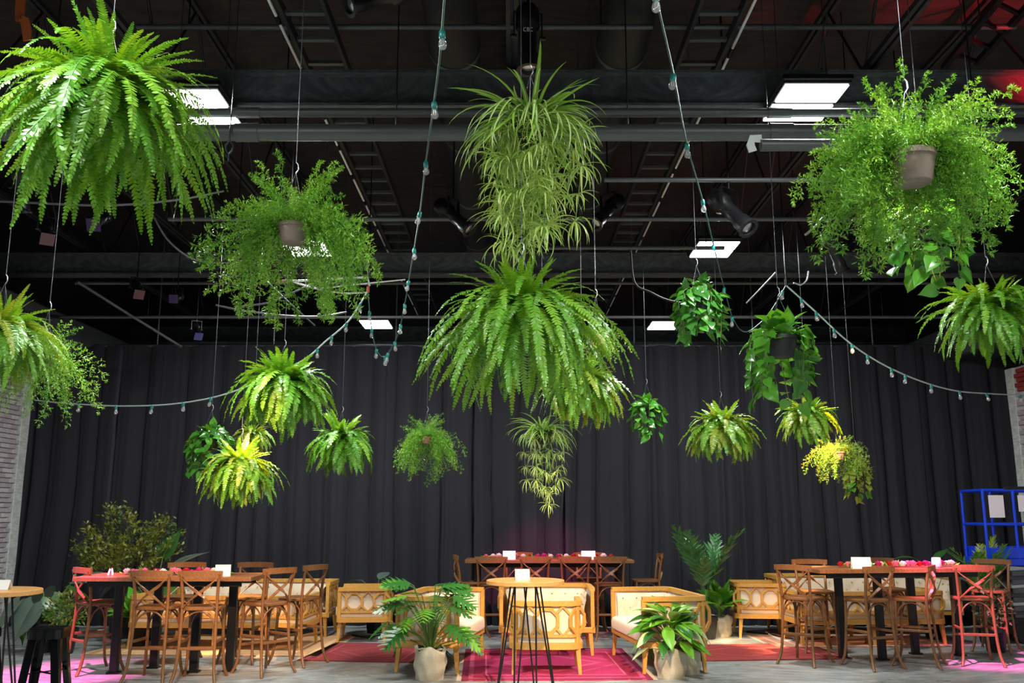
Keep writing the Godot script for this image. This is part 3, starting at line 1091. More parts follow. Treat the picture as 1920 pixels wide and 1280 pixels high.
func kit() -> void:
	# shared shapes: fronds [class][variant], fine for near plants and coarse for far ones
	var classes := [[72, 45, 0.06, 0.85], [48, 60, 0.1, 0.85], [58, 135, 0.12, 0.85], [18, 100, 0.1, 0.85], [-12, 75, 0.06, 0.85], [-42, 46, 0.05, 0.85], [62, 148, 0.06, 0.5], [30, 118, 0.05, 0.42]]
	for detail in 2:
		var f := []
		var p := []
		for k in classes.size():
			var fv := []
			var pv := []
			for j in 4:
				var lat: float = classes[k][2] * [-2.0, -0.6, 0.8, 2.2][j]
				var t: float = classes[k][0] + [-9, 4, 9, -3][j]
				var b: float = classes[k][1] + [12, -14, 4, -6][j]
				fv.append(frond_mesh(t, b, lat, 40 if detail == 0 else 26, 0.082 if detail == 0 else 0.122, 0.22, 0.8 if detail == 0 else 0.9, 100 + k * 7 + j, 0.08, classes[k][3]))
				pv.append(plume_mesh(t, b, lat, 24 if detail == 0 else 15, 9 if detail == 0 else 7, 300 + k * 7 + j, classes[k][3]))
			f.append(fv)
			p.append(pv)
		cache["frond%d" % detail] = f
		cache["plume%d" % detail] = p
	var sl := []
	for k in 10:
		sl.append(spider_leaf([66, 58, 46, 36, 62, 50, 26, 70, 42, 15][k], [90, 120, 130, 120, 150, 110, 110, 70, 150, 100][k], [-0.4, 0.3, 0.1, -0.2, 0.5, -0.5, 0.2, 0.3, -0.1, 0.4][k], 0.034, k % 2 == 0))
	cache["spider"] = sl
	cache["plantlet"] = [plantlet_mesh(1), plantlet_mesh(2), plantlet_mesh(3)]
	cache["heart"] = [broad_leaf(HEART, 0.35, 0.18, 0.14), broad_leaf(HEART, 0.15, 0.32, 0.14), broad_leaf(HEART, 0.55, 0.1, 0.14)]
	cache["lance"] = [broad_leaf(LANCE, 0.5, 0.3), broad_leaf(LANCE, 0.3, 0.55), broad_leaf(LANCE, 0.6, 0.12)]
	for m in ["spider_green"]:
		M[m].albedo_color = Color.WHITE
		M[m].vertex_color_use_as_albedo = true
		M[m].backlight = Color(0.75, 0.75, 0.6)

func pot_mesh(r: float, h: float) -> MB:
	var b := MB.new()
	b.lathe([Vector2(0, 0), Vector2(r * 0.68, 0), Vector2(r * 0.72, h * 0.04), Vector2(r * 0.93, h * 0.8), Vector2(r, h * 0.82), Vector2(r, h), Vector2(r * 0.9, h), Vector2(r * 0.88, h * 0.9), Vector2(0, h * 0.9)], 20)
	return b

# pot, three hanger wires and the line up to the roof; the thing stands at the pot's base
func hung(called: String, label: String, category: String, crown: Vector3, pot_r: float, pot_mat: String, group: String, top := 6.69) -> Node3D:
	var h := pot_r * 1.25
	var o := thing(called, label, category, crown - Vector3(0, h * 0.9, 0), 0.0, group)
	part("pot", pot_mesh(pot_r, h), M[pot_mat], o)
	var w := MB.new()
	for k in 3:
		var a := TAU * k / 3.0 + 0.4
		w.tube([Vector3(cos(a) * pot_r * 0.95, h * 0.97, sin(a) * pot_r * 0.95), Vector3(0, h + 0.32, 0)], 0.0022, 4)
	part("hanger", w, M.wire, o)
	var hk := MB.new()
	var y := h + 0.32
	hk.tube([Vector3(0, y - 0.01, 0), Vector3(0.014, y + 0.015, 0), Vector3(0.012, y + 0.045, 0), Vector3(0, y + 0.06, 0)], 0.004, 5)
	part("hook", hk, M.galvanised, o)
	var l := MB.new()
	l.tube([Vector3(0, y + 0.055, 0), Vector3(0, top - o.position.y, 0)], 0.0028, 5)
	part("wire_line", l, M.wire, o)
	return o

# a list of [class, how many, length] makes the outline of a fern
func fern(label: String, px: float, py: float, d: float, radius: float, rise: float, drop: float, count: int, detail: int, mats: Array, seed_: int, pot := "black_pot", plume := false, group := "hanging ferns", show_pot := false) -> Node3D:
	var r := RandomNumberGenerator.new()
	r.seed = seed_
	var crown := at(px, py, d)
	var o := hung("hanging_asparagus_fern" if plume else "hanging_fern", label, "hanging plant", crown, clampf(radius * 0.26, 0.07, 0.125), pot, group)
	var h: float = clampf(radius * 0.26, 0.07, 0.125) * 1.25 * 0.9
	var set_: Array = cache[("plume%d" if plume else "frond%d") % detail]
	var share := [[0, 0.14, rise * 1.12], [1, 0.13, radius * 1.05], [2, 0.16, radius * 1.3], [3, 0.13, minf(drop * 1.3, radius * 1.45)], [4, 0.10, drop * 1.14], [5, 0.07, drop * 1.05], [6, 0.14, radius * 0.75 + drop * 0.8], [7, 0.13, radius * 0.55 + drop * 0.8]]
	for s in share:
		var n := int(round(count * s[1]))
		for k in n:
			var yaw: float = TAU * (k + r.randf_range(-0.45, 0.45)) / n + s[0] * 1.3
			var l: float = s[2] * (r.randf_range(0.78, 1.06) if k % 3 else r.randf_range(0.5, 0.8))
			if show_pot and s[0] > 1 and absf(wrapf(yaw + PI / 2, -PI, PI)) < (0.62 if detail == 1 else 0.5 if s[0] == 2 else 1.0):
				continue
			var b := Basis(Vector3.UP, yaw) * Basis(Vector3(1, 0, 0), r.randf_range(-0.35, 0.35)) * Basis(Vector3(0, 0, 1), r.randf_range(-0.14, 0.14))
			b = b.scaled(Vector3.ONE * l)
			if not plume:
				b = b * Basis.from_scale(Vector3(1, 1, clampf(0.62 / l, 0.8, 1.35)))
			var root := Vector3(cos(yaw), 0, -sin(yaw)) * r.randf_range(0.01, radius * 0.14) + Vector3(0, h + r.randf_range(-0.03, 0.02), 0)
			part("plume" if plume else "frond", set_[s[0]][r.randi_range(0, 3)], M[mats[r.randi_range(0, mats.size() - 1)]], o, Transform3D(b, root))
	return o

func vine(label: String, px: float, py: float, d: float, radius: float, rise: float, drop: float, vines: int, leaf: float, mats: Array, seed_: int, pot := "black_pot", pot_r := 0.1, show_pot := false) -> Node3D:
	var r := RandomNumberGenerator.new()
	r.seed = seed_
	var crown := at(px, py, d)
	var o := hung("hanging_pothos", label, "hanging plant", crown, pot_r, pot, "hanging pothos vines")
	var h := pot_r * 1.25 * 0.9
	var stems := MB.new()
	for k in vines:
		var yaw := TAU * (k + r.randf_range(-0.4, 0.4)) / vines
		var out := Vector3(cos(yaw), 0, -sin(yaw))
		if show_pot and absf(wrapf(yaw + PI / 2, -PI, PI)) < 0.75:
			continue
		var len := drop * r.randf_range(0.45, 1.05)
		var reach := radius * r.randf_range(0.55, 0.85)
		var pts := [Vector3(0, h, 0) + out * 0.02]
		var top := rise * r.randf_range(0.15, 0.5)
		pts.append(Vector3(0, h + top, 0) + out * reach * 0.5)
		pts.append(Vector3(0, h + top * 0.4, 0) + out * reach * 0.9)
		var side := out.cross(Vector3.UP) * r.randf_range(-0.12, 0.12) * radius * 3.0
		for j in 4:
			var q := (j + 1) / 4.0
			pts.append(Vector3(0, h + top * 0.3 - len * q, 0) + out * reach * (1.0 - 0.22 * q) + side * q)
		stems.tube(pts, 0.003, 4, false)
		var c := Curve3D.new()
		for p in pts:
			c.add_point(p)
		var total := c.get_baked_length()
		var at_ := 0.04
		while at_ < total:
			var p := c.sample_baked(at_)
			var sg := -1.0 if int(at_ * 1000.0) % 2 == 0 else 1.0
			var dir := (out * r.randf_range(0.1, 0.9) + out.cross(Vector3.UP) * sg * r.randf_range(0.1, 1.0) + Vector3(0, r.randf_range(-1.2, 0.15), 0)).normalized()
			var nn := (out * 0.9 + Vector3(0, r.randf_range(0.3, 1.1), 0) + Vector3(r.randf_range(-0.4, 0.4), 0, r.randf_range(-0.4, 0.4))).normalized()
			var l := leaf * r.randf_range(0.7, 1.15)
			part("leaf", cache.heart[r.randi_range(0, 2)], M[mats[r.randi_range(0, mats.size() - 1)]], o, Transform3D(toward(dir, nn).scaled(Vector3.ONE * l), p + dir * 0.015))
			at_ += leaf * r.randf_range(0.45, 0.75)
	# crown leaves that stand up
	for k in int(vines * 1.6):
		var yaw := r.randf() * TAU
		var out := Vector3(cos(yaw), 0, -sin(yaw))
		var dir := (out * r.randf_range(0.3, 1.0) + Vector3(0, r.randf_range(-0.1, 0.9), 0)).normalized()
		var p := Vector3(0, h + rise * r.randf_range(0.05, 0.7), 0) + out * radius * r.randf_range(0.05, 0.5)
		part("leaf", cache.heart[r.randi_range(0, 2)], M[mats[r.randi_range(0, mats.size() - 1)]], o, Transform3D(toward(dir, Vector3.UP + out * 0.6).scaled(Vector3.ONE * leaf * r.randf_range(0.8, 1.2)), p))
	part("vine_stems", stems, M.stem, o)
	return o

func spider(label: String, px: float, py: float, d: float, radius: float, leaves: int, runners: int, drop: float, seed_: int) -> Node3D:
	var r := RandomNumberGenerator.new()
	r.seed = seed_
	var crown := at(px, py, d)
	var o := hung("hanging_spider_plant", label, "hanging plant", crown, 0.1, "black_pot", "hanging spider plants")
	var h := 0.1 * 1.25 * 0.9
	for k in leaves:
		var yaw := TAU * (k + r.randf_range(-0.5, 0.5)) / leaves * 3.0
		var b := Basis(Vector3.UP, yaw) * Basis(Vector3(1, 0, 0), r.randf_range(-0.4, 0.4))
		var l := radius * r.randf_range(0.8, 1.5)
		part("leaf", cache.spider[r.randi_range(0, 9)], M.spider_green, o, Transform3D(b.scaled(Vector3.ONE * l), Vector3(cos(yaw) * 0.03, h, -sin(yaw) * 0.03)))
	for k in runners:
		var yaw := TAU * (k + r.randf_range(-0.4, 0.4)) / runners
		var out := Vector3(cos(yaw), 0, -sin(yaw))
		var reach := radius * r.randf_range(0.2, 0.9)
		var len := drop * r.randf_range(0.5, 1.0)
		var pts := []
		for j in 9:
			var q := j / 8.0
			pts.append(Vector3(0, h + 0.05 * sin(minf(q * 6.0, PI)) - len * maxf(q - 0.12, 0.0), 0) + out * reach * minf(q * 3.5, 1.0) * (1.0 - 0.25 * q))
		var mb := MB.new()
		mb.tube(pts, 0.003, 4, false)
		var run := part("runner", mb, M.stem, o)
		var n := int(clampf(len / 0.13, 2, 7))
		for j in n:
			var q := (j + 1.0) / n
			var p: Vector3 = pts[clampi(int(round(q * 8)), 1, 8)]
			var b := Basis(Vector3.UP, r.randf() * TAU) * Basis(Vector3(1, 0, 0), r.randf_range(-0.4, 0.4))
			part("plantlet", cache.plantlet[r.randi_range(0, 2)], M.spider_green, run, Transform3D(b.scaled(Vector3.ONE * r.randf_range(0.17, 0.27) * (radius / 0.4)), p))
	return o

func hanging_plants() -> void:
	kit()
	var fa := ["fern_a", "fern_a", "fern_b", "fern_c"]
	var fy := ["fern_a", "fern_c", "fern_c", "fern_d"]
	var ap := ["asparagus_a", "asparagus_b", "asparagus_c"]
	var po := ["pothos_a", "pothos_b", "pothos_c", "pothos_a"]
	var ag := "hanging asparagus ferns"
	fern("large bright green sword fern hanging at the upper left, the nearest plant", 200, 180, 4.0, 0.45, 0.42, 0.66, 290, 0, fa, 11)
	fern("large bright green sword fern hanging in the middle over the lounge", 978, 585, 4.8, 0.41, 0.31, 0.60, 300, 0, ["fern_a", "fern_a", "fern_c"], 12)
	fern("feathery asparagus fern in a clay pot hanging at upper right, the largest feathery one", 1708, 295, 4.0, 0.445, 0.36, 0.42, 240, 0, ap, 13, "clay_pot", true, ag, true)
	fern("feathery asparagus fern hanging left below the big fern, over a work light", 550, 425, 5.0, 0.345, 0.38, 0.54, 170, 0, ap, 14, "clay_pot", true, ag, true)
	spider("large striped spider plant with trailing runners hanging top centre", 995, 240, 4.9, 0.38, 170, 22, 0.82, 15)
	spider("smaller pale spider plant lit warmly against the drapes at centre", 1018, 812, 9.2, 0.30, 80, 9, 0.82, 16)
	vine("glossy broad-leaved pothos just below the large feathery plant at right", 1738, 412, 5.4, 0.31, 0.16, 0.42, 15, 0.115, po, 17)
	vine("broad-leaved pothos in a black pot hanging above the half-lit fern at right", 1463, 635, 6.6, 0.32, 0.20, 0.50, 19, 0.12, ["pothos_b", "pothos_b", "pothos_a"], 18, "black_pot", 0.125, true)
	vine("dense round pothos hanging in front of a far work light", 1308, 560, 8.4, 0.33, 0.26, 0.5, 18, 0.11, ["pothos_a", "pothos_c", "pothos_c"], 19)
	vine("small compact pothos hanging against the drapes right of centre", 1213, 765, 12.0, 0.27, 0.2, 0.42, 12, 0.11, ["pothos_a", "pothos_b"], 20)
	vine("dark round pothos at left behind the warmly lit fern", 394, 825, 10.0, 0.29, 0.24, 0.44, 15, 0.11, po, 21)
	vine("small trailing pothos lit warmly at right, the lowest hanging plant there", 1606, 885, 11.2, 0.22, 0.14, 0.38, 10, 0.1, ["pothos_b", "fern_d"], 22)
	fern("dense bright fern cut by the right edge below the pothos", 1858, 585, 6.0, 0.42, 0.26, 0.30, 240, 0, fa, 23)
	fern("bright fern cut by the left edge of the picture", 0, 620, 6.0, 0.36, 0.32, 0.44, 220, 0, fy, 24)
	fern("pale feathery asparagus fern beside the fern at the left edge", 84, 665, 6.4, 0.22, 0.28, 0.5, 110, 1, ap, 25, "clay_pot", true, ag)
	fern("round bushy bright fern left of centre where the bulb string ends", 530, 718, 8.0, 0.40, 0.34, 0.48, 240, 1, fa, 26)
	fern("round fern against the drapes left of the feathery ball", 640, 822, 11.0, 0.34, 0.34, 0.50, 210, 1, fa, 27)
	fern("feathery round asparagus fern with a small pink clay pot against the drapes", 800, 820, 11.4, 0.26, 0.32, 0.54, 240, 1, ap, 28, "terracotta", true, ag, true)
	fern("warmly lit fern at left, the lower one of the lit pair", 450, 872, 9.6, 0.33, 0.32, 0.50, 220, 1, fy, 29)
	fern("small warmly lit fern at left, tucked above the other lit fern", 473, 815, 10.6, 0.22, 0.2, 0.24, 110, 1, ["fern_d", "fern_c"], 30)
	fern("yellow-green fern hanging below the right side of the big central fern", 1092, 715, 9.0, 0.34, 0.36, 0.50, 220, 1, fy, 31)
	fern("small feathery asparagus fern peeping out right of the big central fern", 1118, 630, 7.2, 0.18, 0.18, 0.24, 70, 1, ap, 32, "clay_pot", true, ag)
	fern("round fern against the drapes right of centre", 1353, 798, 10.2, 0.345, 0.30, 0.42, 230, 1, fy, 33)
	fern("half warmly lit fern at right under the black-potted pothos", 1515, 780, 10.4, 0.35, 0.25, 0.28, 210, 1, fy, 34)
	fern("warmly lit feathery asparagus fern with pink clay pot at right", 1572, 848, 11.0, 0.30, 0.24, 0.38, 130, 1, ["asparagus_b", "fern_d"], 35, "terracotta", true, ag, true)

# ---- plants on the floor ------------------------------------------------------------
func canvas_pot(r: float, h: float, seed_: int) -> MB:
	var q := RandomNumberGenerator.new()
	q.seed = seed_
	var ph := q.randf() * TAU
	var mb := MB.new()
	var rows := []
	for i in 12:
		var t := i / 11.0
		var row := []
		for j in 33:
			var a := -TAU * j / 32.0
			var f := 1.0 + 0.08 * sin(a * 4.0 + ph + t * 2.5) * t + 0.05 * sin(a * 9.0 + ph * 2.0 - t * 5.0) + 0.045 * sin(t * 11.0 + a * 2.0 + ph)
			var rr := r * f * (0.86 + 0.18 * sin(t * 2.4))
			if i == 11:
				rr *= 0.82
			row.append(Vector3(cos(a) * rr, h * t * (1.0 + 0.08 * sin(a * 3.0 + ph)) - (0.02 if i == 11 else 0.0), sin(a) * rr))
		rows.append(row)
	rows.reverse()
	mb.grid(rows)
	mb.lathe([Vector2(0, 0.004), Vector2(r * 0.86, 0.0)], 16)
	mb.lathe([Vector2(r * 0.85, h * 0.9), Vector2(0, h * 0.9)], 16)
	return mb

func floor_pot(o: Node3D, kind: String, r: float, h: float, seed_ := 1) -> void:
	if kind == "canvas":
		part("canvas_pot_cover", canvas_pot(r, h, seed_), M.canvas, o)
	else:
		part("pot", pot_mesh(r, h), M[kind], o)
	var s := MB.new()
	s.lathe([Vector2(r * 0.8, h * 0.88), Vector2(0, h * 0.93)], 14)
	part("soil", s, M.soil, o)

# leaves on long stalks that rise from the pot: each leaf with its stalk
func stalked(o: Node3D, h: float, specs: Array, mesh_list: Array, mats: Array, r: RandomNumberGenerator, stalk := 0.007) -> void:
	for s in specs:
		# [yaw, reach, height, leaf length, tip pitch]
		var out := Vector3(cos(s[0]), 0, -sin(s[0]))
		var tip: Vector3 = out * s[1] + Vector3(0, s[2], 0)
		var pts := [Vector3(0, h * 0.9, 0) + out * 0.02, Vector3(0, h * 0.9 + (s[2] - h) * 0.55, 0) + out * s[1] * 0.3, tip - out * s[1] * 0.2 - Vector3(0, s[2] * 0.03, 0), tip]
		var m: Material = M[mats[r.randi_range(0, mats.size() - 1)]]
		var dir := (out * cos(s[4]) + Vector3(0, sin(s[4]), 0)).normalized()
		dir = (dir + out.cross(Vector3.UP) * r.randf_range(-0.3, 0.3)).normalized()
		var nn := (Vector3.UP * maxf(cos(s[4]), 0.2) - out * sin(s[4]) + Vector3(r.randf_range(-0.2, 0.2), 0, r.randf_range(0.0, 0.5))).normalized()
		var lf := part("leaf", mesh_list[r.randi_range(0, mesh_list.size() - 1)], m, o, Transform3D(toward(dir, nn).scaled(Vector3.ONE * s[3]), tip))
		var mb := MB.new()
		mb.tube(pts, [stalk, stalk * 0.9, stalk * 0.7, stalk * 0.6], 5, false)
		part("stalk", mb, M.stem, o)

# deep-cut leaf of a tree philodendron, along +x
func cut_leaf() -> ArrayMesh:
	var mb := MB.new()
	var n := 6
	for i in n:
		var s := (i + 0.5) / n
		var y := -0.25 * s * s
		var l := 0.55 * pow(sin(PI * (0.16 + 0.8 * s)), 0.8)
		for sg in [-1.0, 1.0]:
			var d := Vector3(0.15 + 0.75 * s, -0.18, sg * (1.0 - 0.45 * s)).normalized()
			var w := Vector3(0.1, 0, 0)
			var p := Vector3(s * 0.9, y, 0)
			var nn := Vector3(0.1, 1, sg * 0.25).normalized()
			var a := mb.vert(p - w * 1.15, nn)
			var b := mb.vert(p + w * 1.15, nn)
			var c := mb.vert(p + d * l * 0.55 - w * 0.62, nn)
			var e := mb.vert(p + d * l * 0.55 + w * 0.72, nn)
			var f := mb.vert(p + d * l * 0.85 + w * 0.5, nn)
			var g := mb.vert(p + d * l * 0.85 - w * 0.4, nn)
			var t := mb.vert(p + d * l, nn)
			if sg > 0:
				mb.tri(a, c, e); mb.tri(a, e, b); mb.tri(c, g, f); mb.tri(c, f, e); mb.tri(g, t, f)
			else:
				mb.tri(a, e, c); mb.tri(a, b, e); mb.tri(c, f, g); mb.tri(c, e, f); mb.tri(g, f, t)
	return mb.mesh()

func floor_plants() -> void:
	var r := RandomNumberGenerator.new()
	r.seed = 501
	var cut := [cut_leaf()]
	# tree philodendron in front of the left loveseat
	var o := thing("potted_philodendron", "tree philodendron with deeply cut leaves in a canvas pot before the left loveseat", "potted plant", on_floor(806, 1272))
	floor_pot(o, "canvas", 0.165, 0.33, 3)
	var sp := []
	for k in 46:
		var yaw := TAU * k / 46.0 * 7.0 + r.randf_range(-0.2, 0.2)
		var q := r.randf()
		sp.append([yaw, 0.12 + 0.34 * q + (0.1 if cos(yaw) < 0 else 0.0), 0.86 - 0.55 * q * q + r.randf_range(-0.12, 0.12), r.randf_range(0.22, 0.32), 0.25 - 1.0 * q])
	stalked(o, 0.33, sp, cut, ["philodendron", "philodendron", "alocasia", "bright_leaf"], r)
	# striped evergreen in front of the right loveseat
	o = thing("potted_evergreen", "bushy plant with pale-striped lance leaves in a canvas pot before the right loveseat", "potted plant", on_floor(1258, 1268))
	floor_pot(o, "canvas", 0.165, 0.30, 5)
	sp = []
	for k in 84:
		var yaw := TAU * k / 84.0 * 11.0 + r.randf_range(-0.2, 0.2)
		var q := r.randf()
		sp.append([yaw, 0.04 + 0.22 * q, 0.60 - 0.24 * q * q + r.randf_range(-0.12, 0.1), r.randf_range(0.2, 0.30), 0.9 - 1.5 * q])
	stalked(o, 0.30, sp, cache.lance, ["bright_leaf", "bright_leaf", "pale_leaf", "pothos_b", "philodendron"], r, 0.005)
	var bag := thing("canvas_bag", "empty slumped canvas pot cover beside the striped plant's pot", "bag", on_floor(1292, 1262))
	part("bag_body", canvas_pot(0.13, 0.29, 8), M.canvas, bag)
	# palm at the right of the centre, with a bright bushy plant in a canvas bag at its foot
	o = thing("potted_palm", "grey-green palm standing against the drapes right of the centre table", "potted plant", on_floor(1326, 1197))
	floor_pot(o, "black_pot", 0.16, 0.3)
	var palms := [frond_mesh(92, 22, 0.06, 20, 0.26, 0.6, 0.62, 700, 0.45), frond_mesh(90, 46, -0.1, 20, 0.26, 0.6, 0.62, 701, 0.45), frond_mesh(86, 32, 0.12, 20, 0.27, 0.6, 0.62, 702, 0.45)]
	for k in 17:
		var yaw := TAU * k / 17.0 * 4.0 + r.randf_range(-0.2, 0.2)
		var b := Basis(Vector3.UP, yaw) * Basis(Vector3(1, 0, 0), r.randf_range(-0.12, 0.12))
		part("palm_frond", palms[k % 3], M.palm_leaf, o, Transform3D(b.scaled(Vector3.ONE * r.randf_range(0.85, 1.45)), Vector3(0, 0.27, 0)))
	o = thing("potted_leafy_plant", "bright green strap-leaved plant in a canvas bag at the foot of the palm", "potted plant", on_floor(1352, 1192))
	floor_pot(o, "canvas", 0.15, 0.3, 9)
	sp = []
	for k in 26:
		var q := r.randf()
		sp.append([TAU * k / 26.0 * 5.0, 0.03 + 0.1 * q, 0.36 + 0.1 * (1 - q), r.randf_range(0.26, 0.42), 1.3 - 0.9 * q])
	stalked(o, 0.3, sp, cache.lance, ["bright_leaf", "pothos_b", "bright_leaf"], r, 0.005)
	# dark big-leaved plant behind the small chair at left
	o = thing("potted_dark_plant", "dark grey-green big-leaved plant behind the small chair left of centre", "potted plant", on_floor(702, 1186))
	floor_pot(o, "black_pot", 0.15, 0.3)
	stalked(o, 0.3, [[2.6, 0.25, 0.72, 0.42, 0.1], [0.4, 0.25, 0.66, 0.4, 0.1], [1.2, 0.1, 0.75, 0.36, 0.5], [3.6, 0.2, 0.62, 0.4, -0.2], [5.2, 0.2, 0.6, 0.4, -0.3], [0.0, 0.3, 0.5, 0.4, -0.3]], [broad_leaf(LANCE, 0.4, 0.4), broad_leaf([0.05, 0.16, 0.22, 0.24, 0.22, 0.18, 0.12, 0.06, 0], 0.4, 0.3)], ["alocasia_grey"], r)
	# elephant ears at the far left
	o = thing("potted_elephant_ear", "large grey-green elephant ear plant in a black pot before the left brick wall", "potted plant", on_floor(78, 1222))
	floor_pot(o, "black_pot", 0.19, 0.36)
	stalked(o, 0.36, [[2.9, 0.2, 0.55, 0.5, -1.0], [2.2, 0.3, 0.72, 0.5, -0.6], [0.2, 0.35, 0.86, 0.55, 0.15], [0.9, 0.3, 0.7, 0.5, -0.4], [5.6, 0.12, 0.66, 0.46, -0.9], [4.4, 0.2, 0.6, 0.5, -1.1], [3.6, 0.3, 0.62, 0.55, -0.9]], cache.heart, ["alocasia", "alocasia_grey", "alocasia_grey"], r, 0.011)
	o = thing("potted_shrub", "low yellow-green small-leaved shrub in a black pot behind the black stool", "potted plant", on_floor(118, 1225))
	floor_pot(o, "black_pot", 0.16, 0.3)
	foliage(o, Vector3(0, 0.52, 0), Vector3(0.26, 0.22, 0.26), 500, 0.055, "shrub_leaf", 61)
	foliage(o, Vector3(0, 0.48, 0), Vector3(0.22, 0.2, 0.22), 200, 0.055, "pothos_a", 62)
	# ficus-like tree before the drapes at left
	o = thing("potted_tree", "broad olive-green bushy tree standing against the drapes at left", "tree", on_floor(226, 1196))
	floor_pot(o, "black_pot", 0.2, 0.36)
	var tk := MB.new()
	for k in 9:
		var yaw := TAU * k / 9.0
		var out := Vector3(cos(yaw), 0, sin(yaw))
		tk.tube([Vector3(0, 0.3, 0) + out * 0.03, Vector3(0, 0.9, 0) + out * 0.12, Vector3(0, 1.25 + 0.08 * (k % 4), 0) + out * 0.38], [0.016, 0.012, 0.005], 6, false)
	part("trunk", tk, M.bark, o)
	var tr := RandomNumberGenerator.new()
	tr.seed = 88
	for k in 74:
		var yaw := TAU * k / 74.0 * 5.0
		var q := tr.randf()
		var cc := Vector3(cos(yaw) * (0.02 + 0.5 * sqrt(q)), 0.8 + 0.78 * tr.randf() * (1.2 - 0.6 * q), sin(yaw) * (0.02 + 0.45 * sqrt(q)))
		var tip := cc + Vector3(cos(yaw) * 0.2, 0.22, sin(yaw) * 0.2)
		sprig(o, cc, tip, "shrub_leaf" if tr.randf() < 0.72 else "shrub_dark", 900 + k)
	# elephant ear and strap-leaved plant behind the left bar table
	o = thing("potted_alocasia", "elephant ear plant with upright leaves behind the left bar table's flowers", "potted plant", on_floor(282, 1200))
	floor_pot(o, "black_pot", 0.17, 0.32)
	stalked(o, 0.32, [[0.9, 0.12, 1.12, 0.44, 1.2], [0.2, 0.25, 0.98, 0.5, 0.5], [2.6, 0.3, 0.72, 0.46, -0.3], [5.4, 0.25, 0.7, 0.44, -0.4], [3.8, 0.2, 0.6, 0.4, -0.4], [3.2, 0.4, 0.86, 0.5, -0.6]], cache.heart, ["alocasia", "alocasia_grey"], r, 0.011)
	o = thing("potted_birds_nest_fern", "glossy strap-leaved plant seen under the left bar table", "potted plant", on_floor(262, 1212))
	floor_pot(o, "black_pot", 0.14, 0.3)
	sp = []
	for k in 15:
		sp.append([TAU * k / 15.0 * 4.0, 0.05, 0.34, r.randf_range(0.34, 0.52), r.randf_range(0.5, 1.25)])
	stalked(o, 0.3, sp, cache.lance, ["bright_leaf", "pothos_b"], r, 0.006)
	# behind the right bar table
	o = thing("potted_parlor_palm", "small yellow-green palm in front of the blue lift at the right edge", "potted plant", on_floor(1856, 1205))
	floor_pot(o, "black_pot", 0.16, 0.32)
	for k in 20:
		var yaw := TAU * k / 20.0 * 7.0 + r.randf_range(-0.2, 0.2)
		part("palm_frond", palms[k % 3], M.fern_b if k % 3 else M.fern_d, o, Transform3D(Basis(Vector3.UP, yaw).scaled(Vector3.ONE * r.randf_range(0.6, 1.15)), Vector3(0, 0.3, 0)))
	o = thing("potted_rubber_plant", "dark plant with a few upright leaves behind the right bar table", "potted plant", on_floor(1752, 1196))
	floor_pot(o, "black_pot", 0.15, 0.3)
	stalked(o, 0.3, [[2.9, 0.14, 1.06, 0.3, 0.5], [0.3, 0.1, 1.02, 0.34, 0.85], [1.2, 0.1, 0.9, 0.3, 0.4], [4.0, 0.2, 0.8, 0.3, 0.2], [5.6, 0.2, 0.84, 0.32, 0.3]], cache.lance, ["alocasia", "alocasia_grey"], r)
	o = thing("potted_dense_plant", "dense dark leafy plant at the floor under the lift platform", "potted plant", on_floor(1868, 1222))
	floor_pot(o, "black_pot", 0.15, 0.3)
	foliage(o, Vector3(0, 0.55, 0), Vector3(0.24, 0.28, 0.2), 420, 0.07, "shrub_dark", 63)

# a cloud of small leaves nobody could count
func foliage(o: Node3D, c: Vector3, size: Vector3, count: int, leaf: float, m: String, seed_: int) -> void:
	var r := RandomNumberGenerator.new()
	r.seed = seed_
	var mb := MB.new()
	for k in count:
		var d := Vector3(r.randfn(), r.randfn(), r.randfn()).normalized()
		var p := c + d * size * pow(r.randf(), 0.4)
		small_leaf(mb, p, (d + Vector3(r.randf_range(-1, 1), r.randf_range(-0.6, 0.8), r.randf_range(-1, 1)) * 0.8).normalized(), leaf * r.randf_range(0.7, 1.2), r)
	var f := part("foliage", mb, M[m], o)
	f.set_meta("kind", "stuff")

func sprig(o: Node3D, a: Vector3, b: Vector3, m: String, seed_: int) -> void:
	var r := RandomNumberGenerator.new()
	r.seed = seed_
	var mb := MB.new()
	mb.tube([a, b], [0.004, 0.002], 4, false)
	for k in 46:
		var q := r.randf()
		var p := a.lerp(b, q) + Vector3(r.randfn(), r.randfn(), r.randfn()) * 0.045
		small_leaf(mb, p, ((b - a).normalized() * 0.6 + Vector3(r.randf_range(-1, 1), r.randf_range(-0.5, 0.7), r.randf_range(-1, 1))).normalized(), r.randf_range(0.05, 0.085), r)
	part("leafy_branch", mb, M[m], o).set_meta("kind", "stuff")

func small_leaf(mb: MB, p: Vector3, d: Vector3, l: float, r: RandomNumberGenerator) -> void:
	var s := d.cross(Vector3(r.randf_range(-1, 1), 1, r.randf_range(-1, 1))).normalized()
	var nn := s.cross(d)
	var a := mb.vert(p, nn)
	var b := mb.vert(p + d * l * 0.5 + s * l * 0.24, nn)
	var c := mb.vert(p + d * l, nn)
	var e := mb.vert(p + d * l * 0.5 - s * l * 0.24, nn)
	mb.tri(a, b, c); mb.tri(a, c, e)

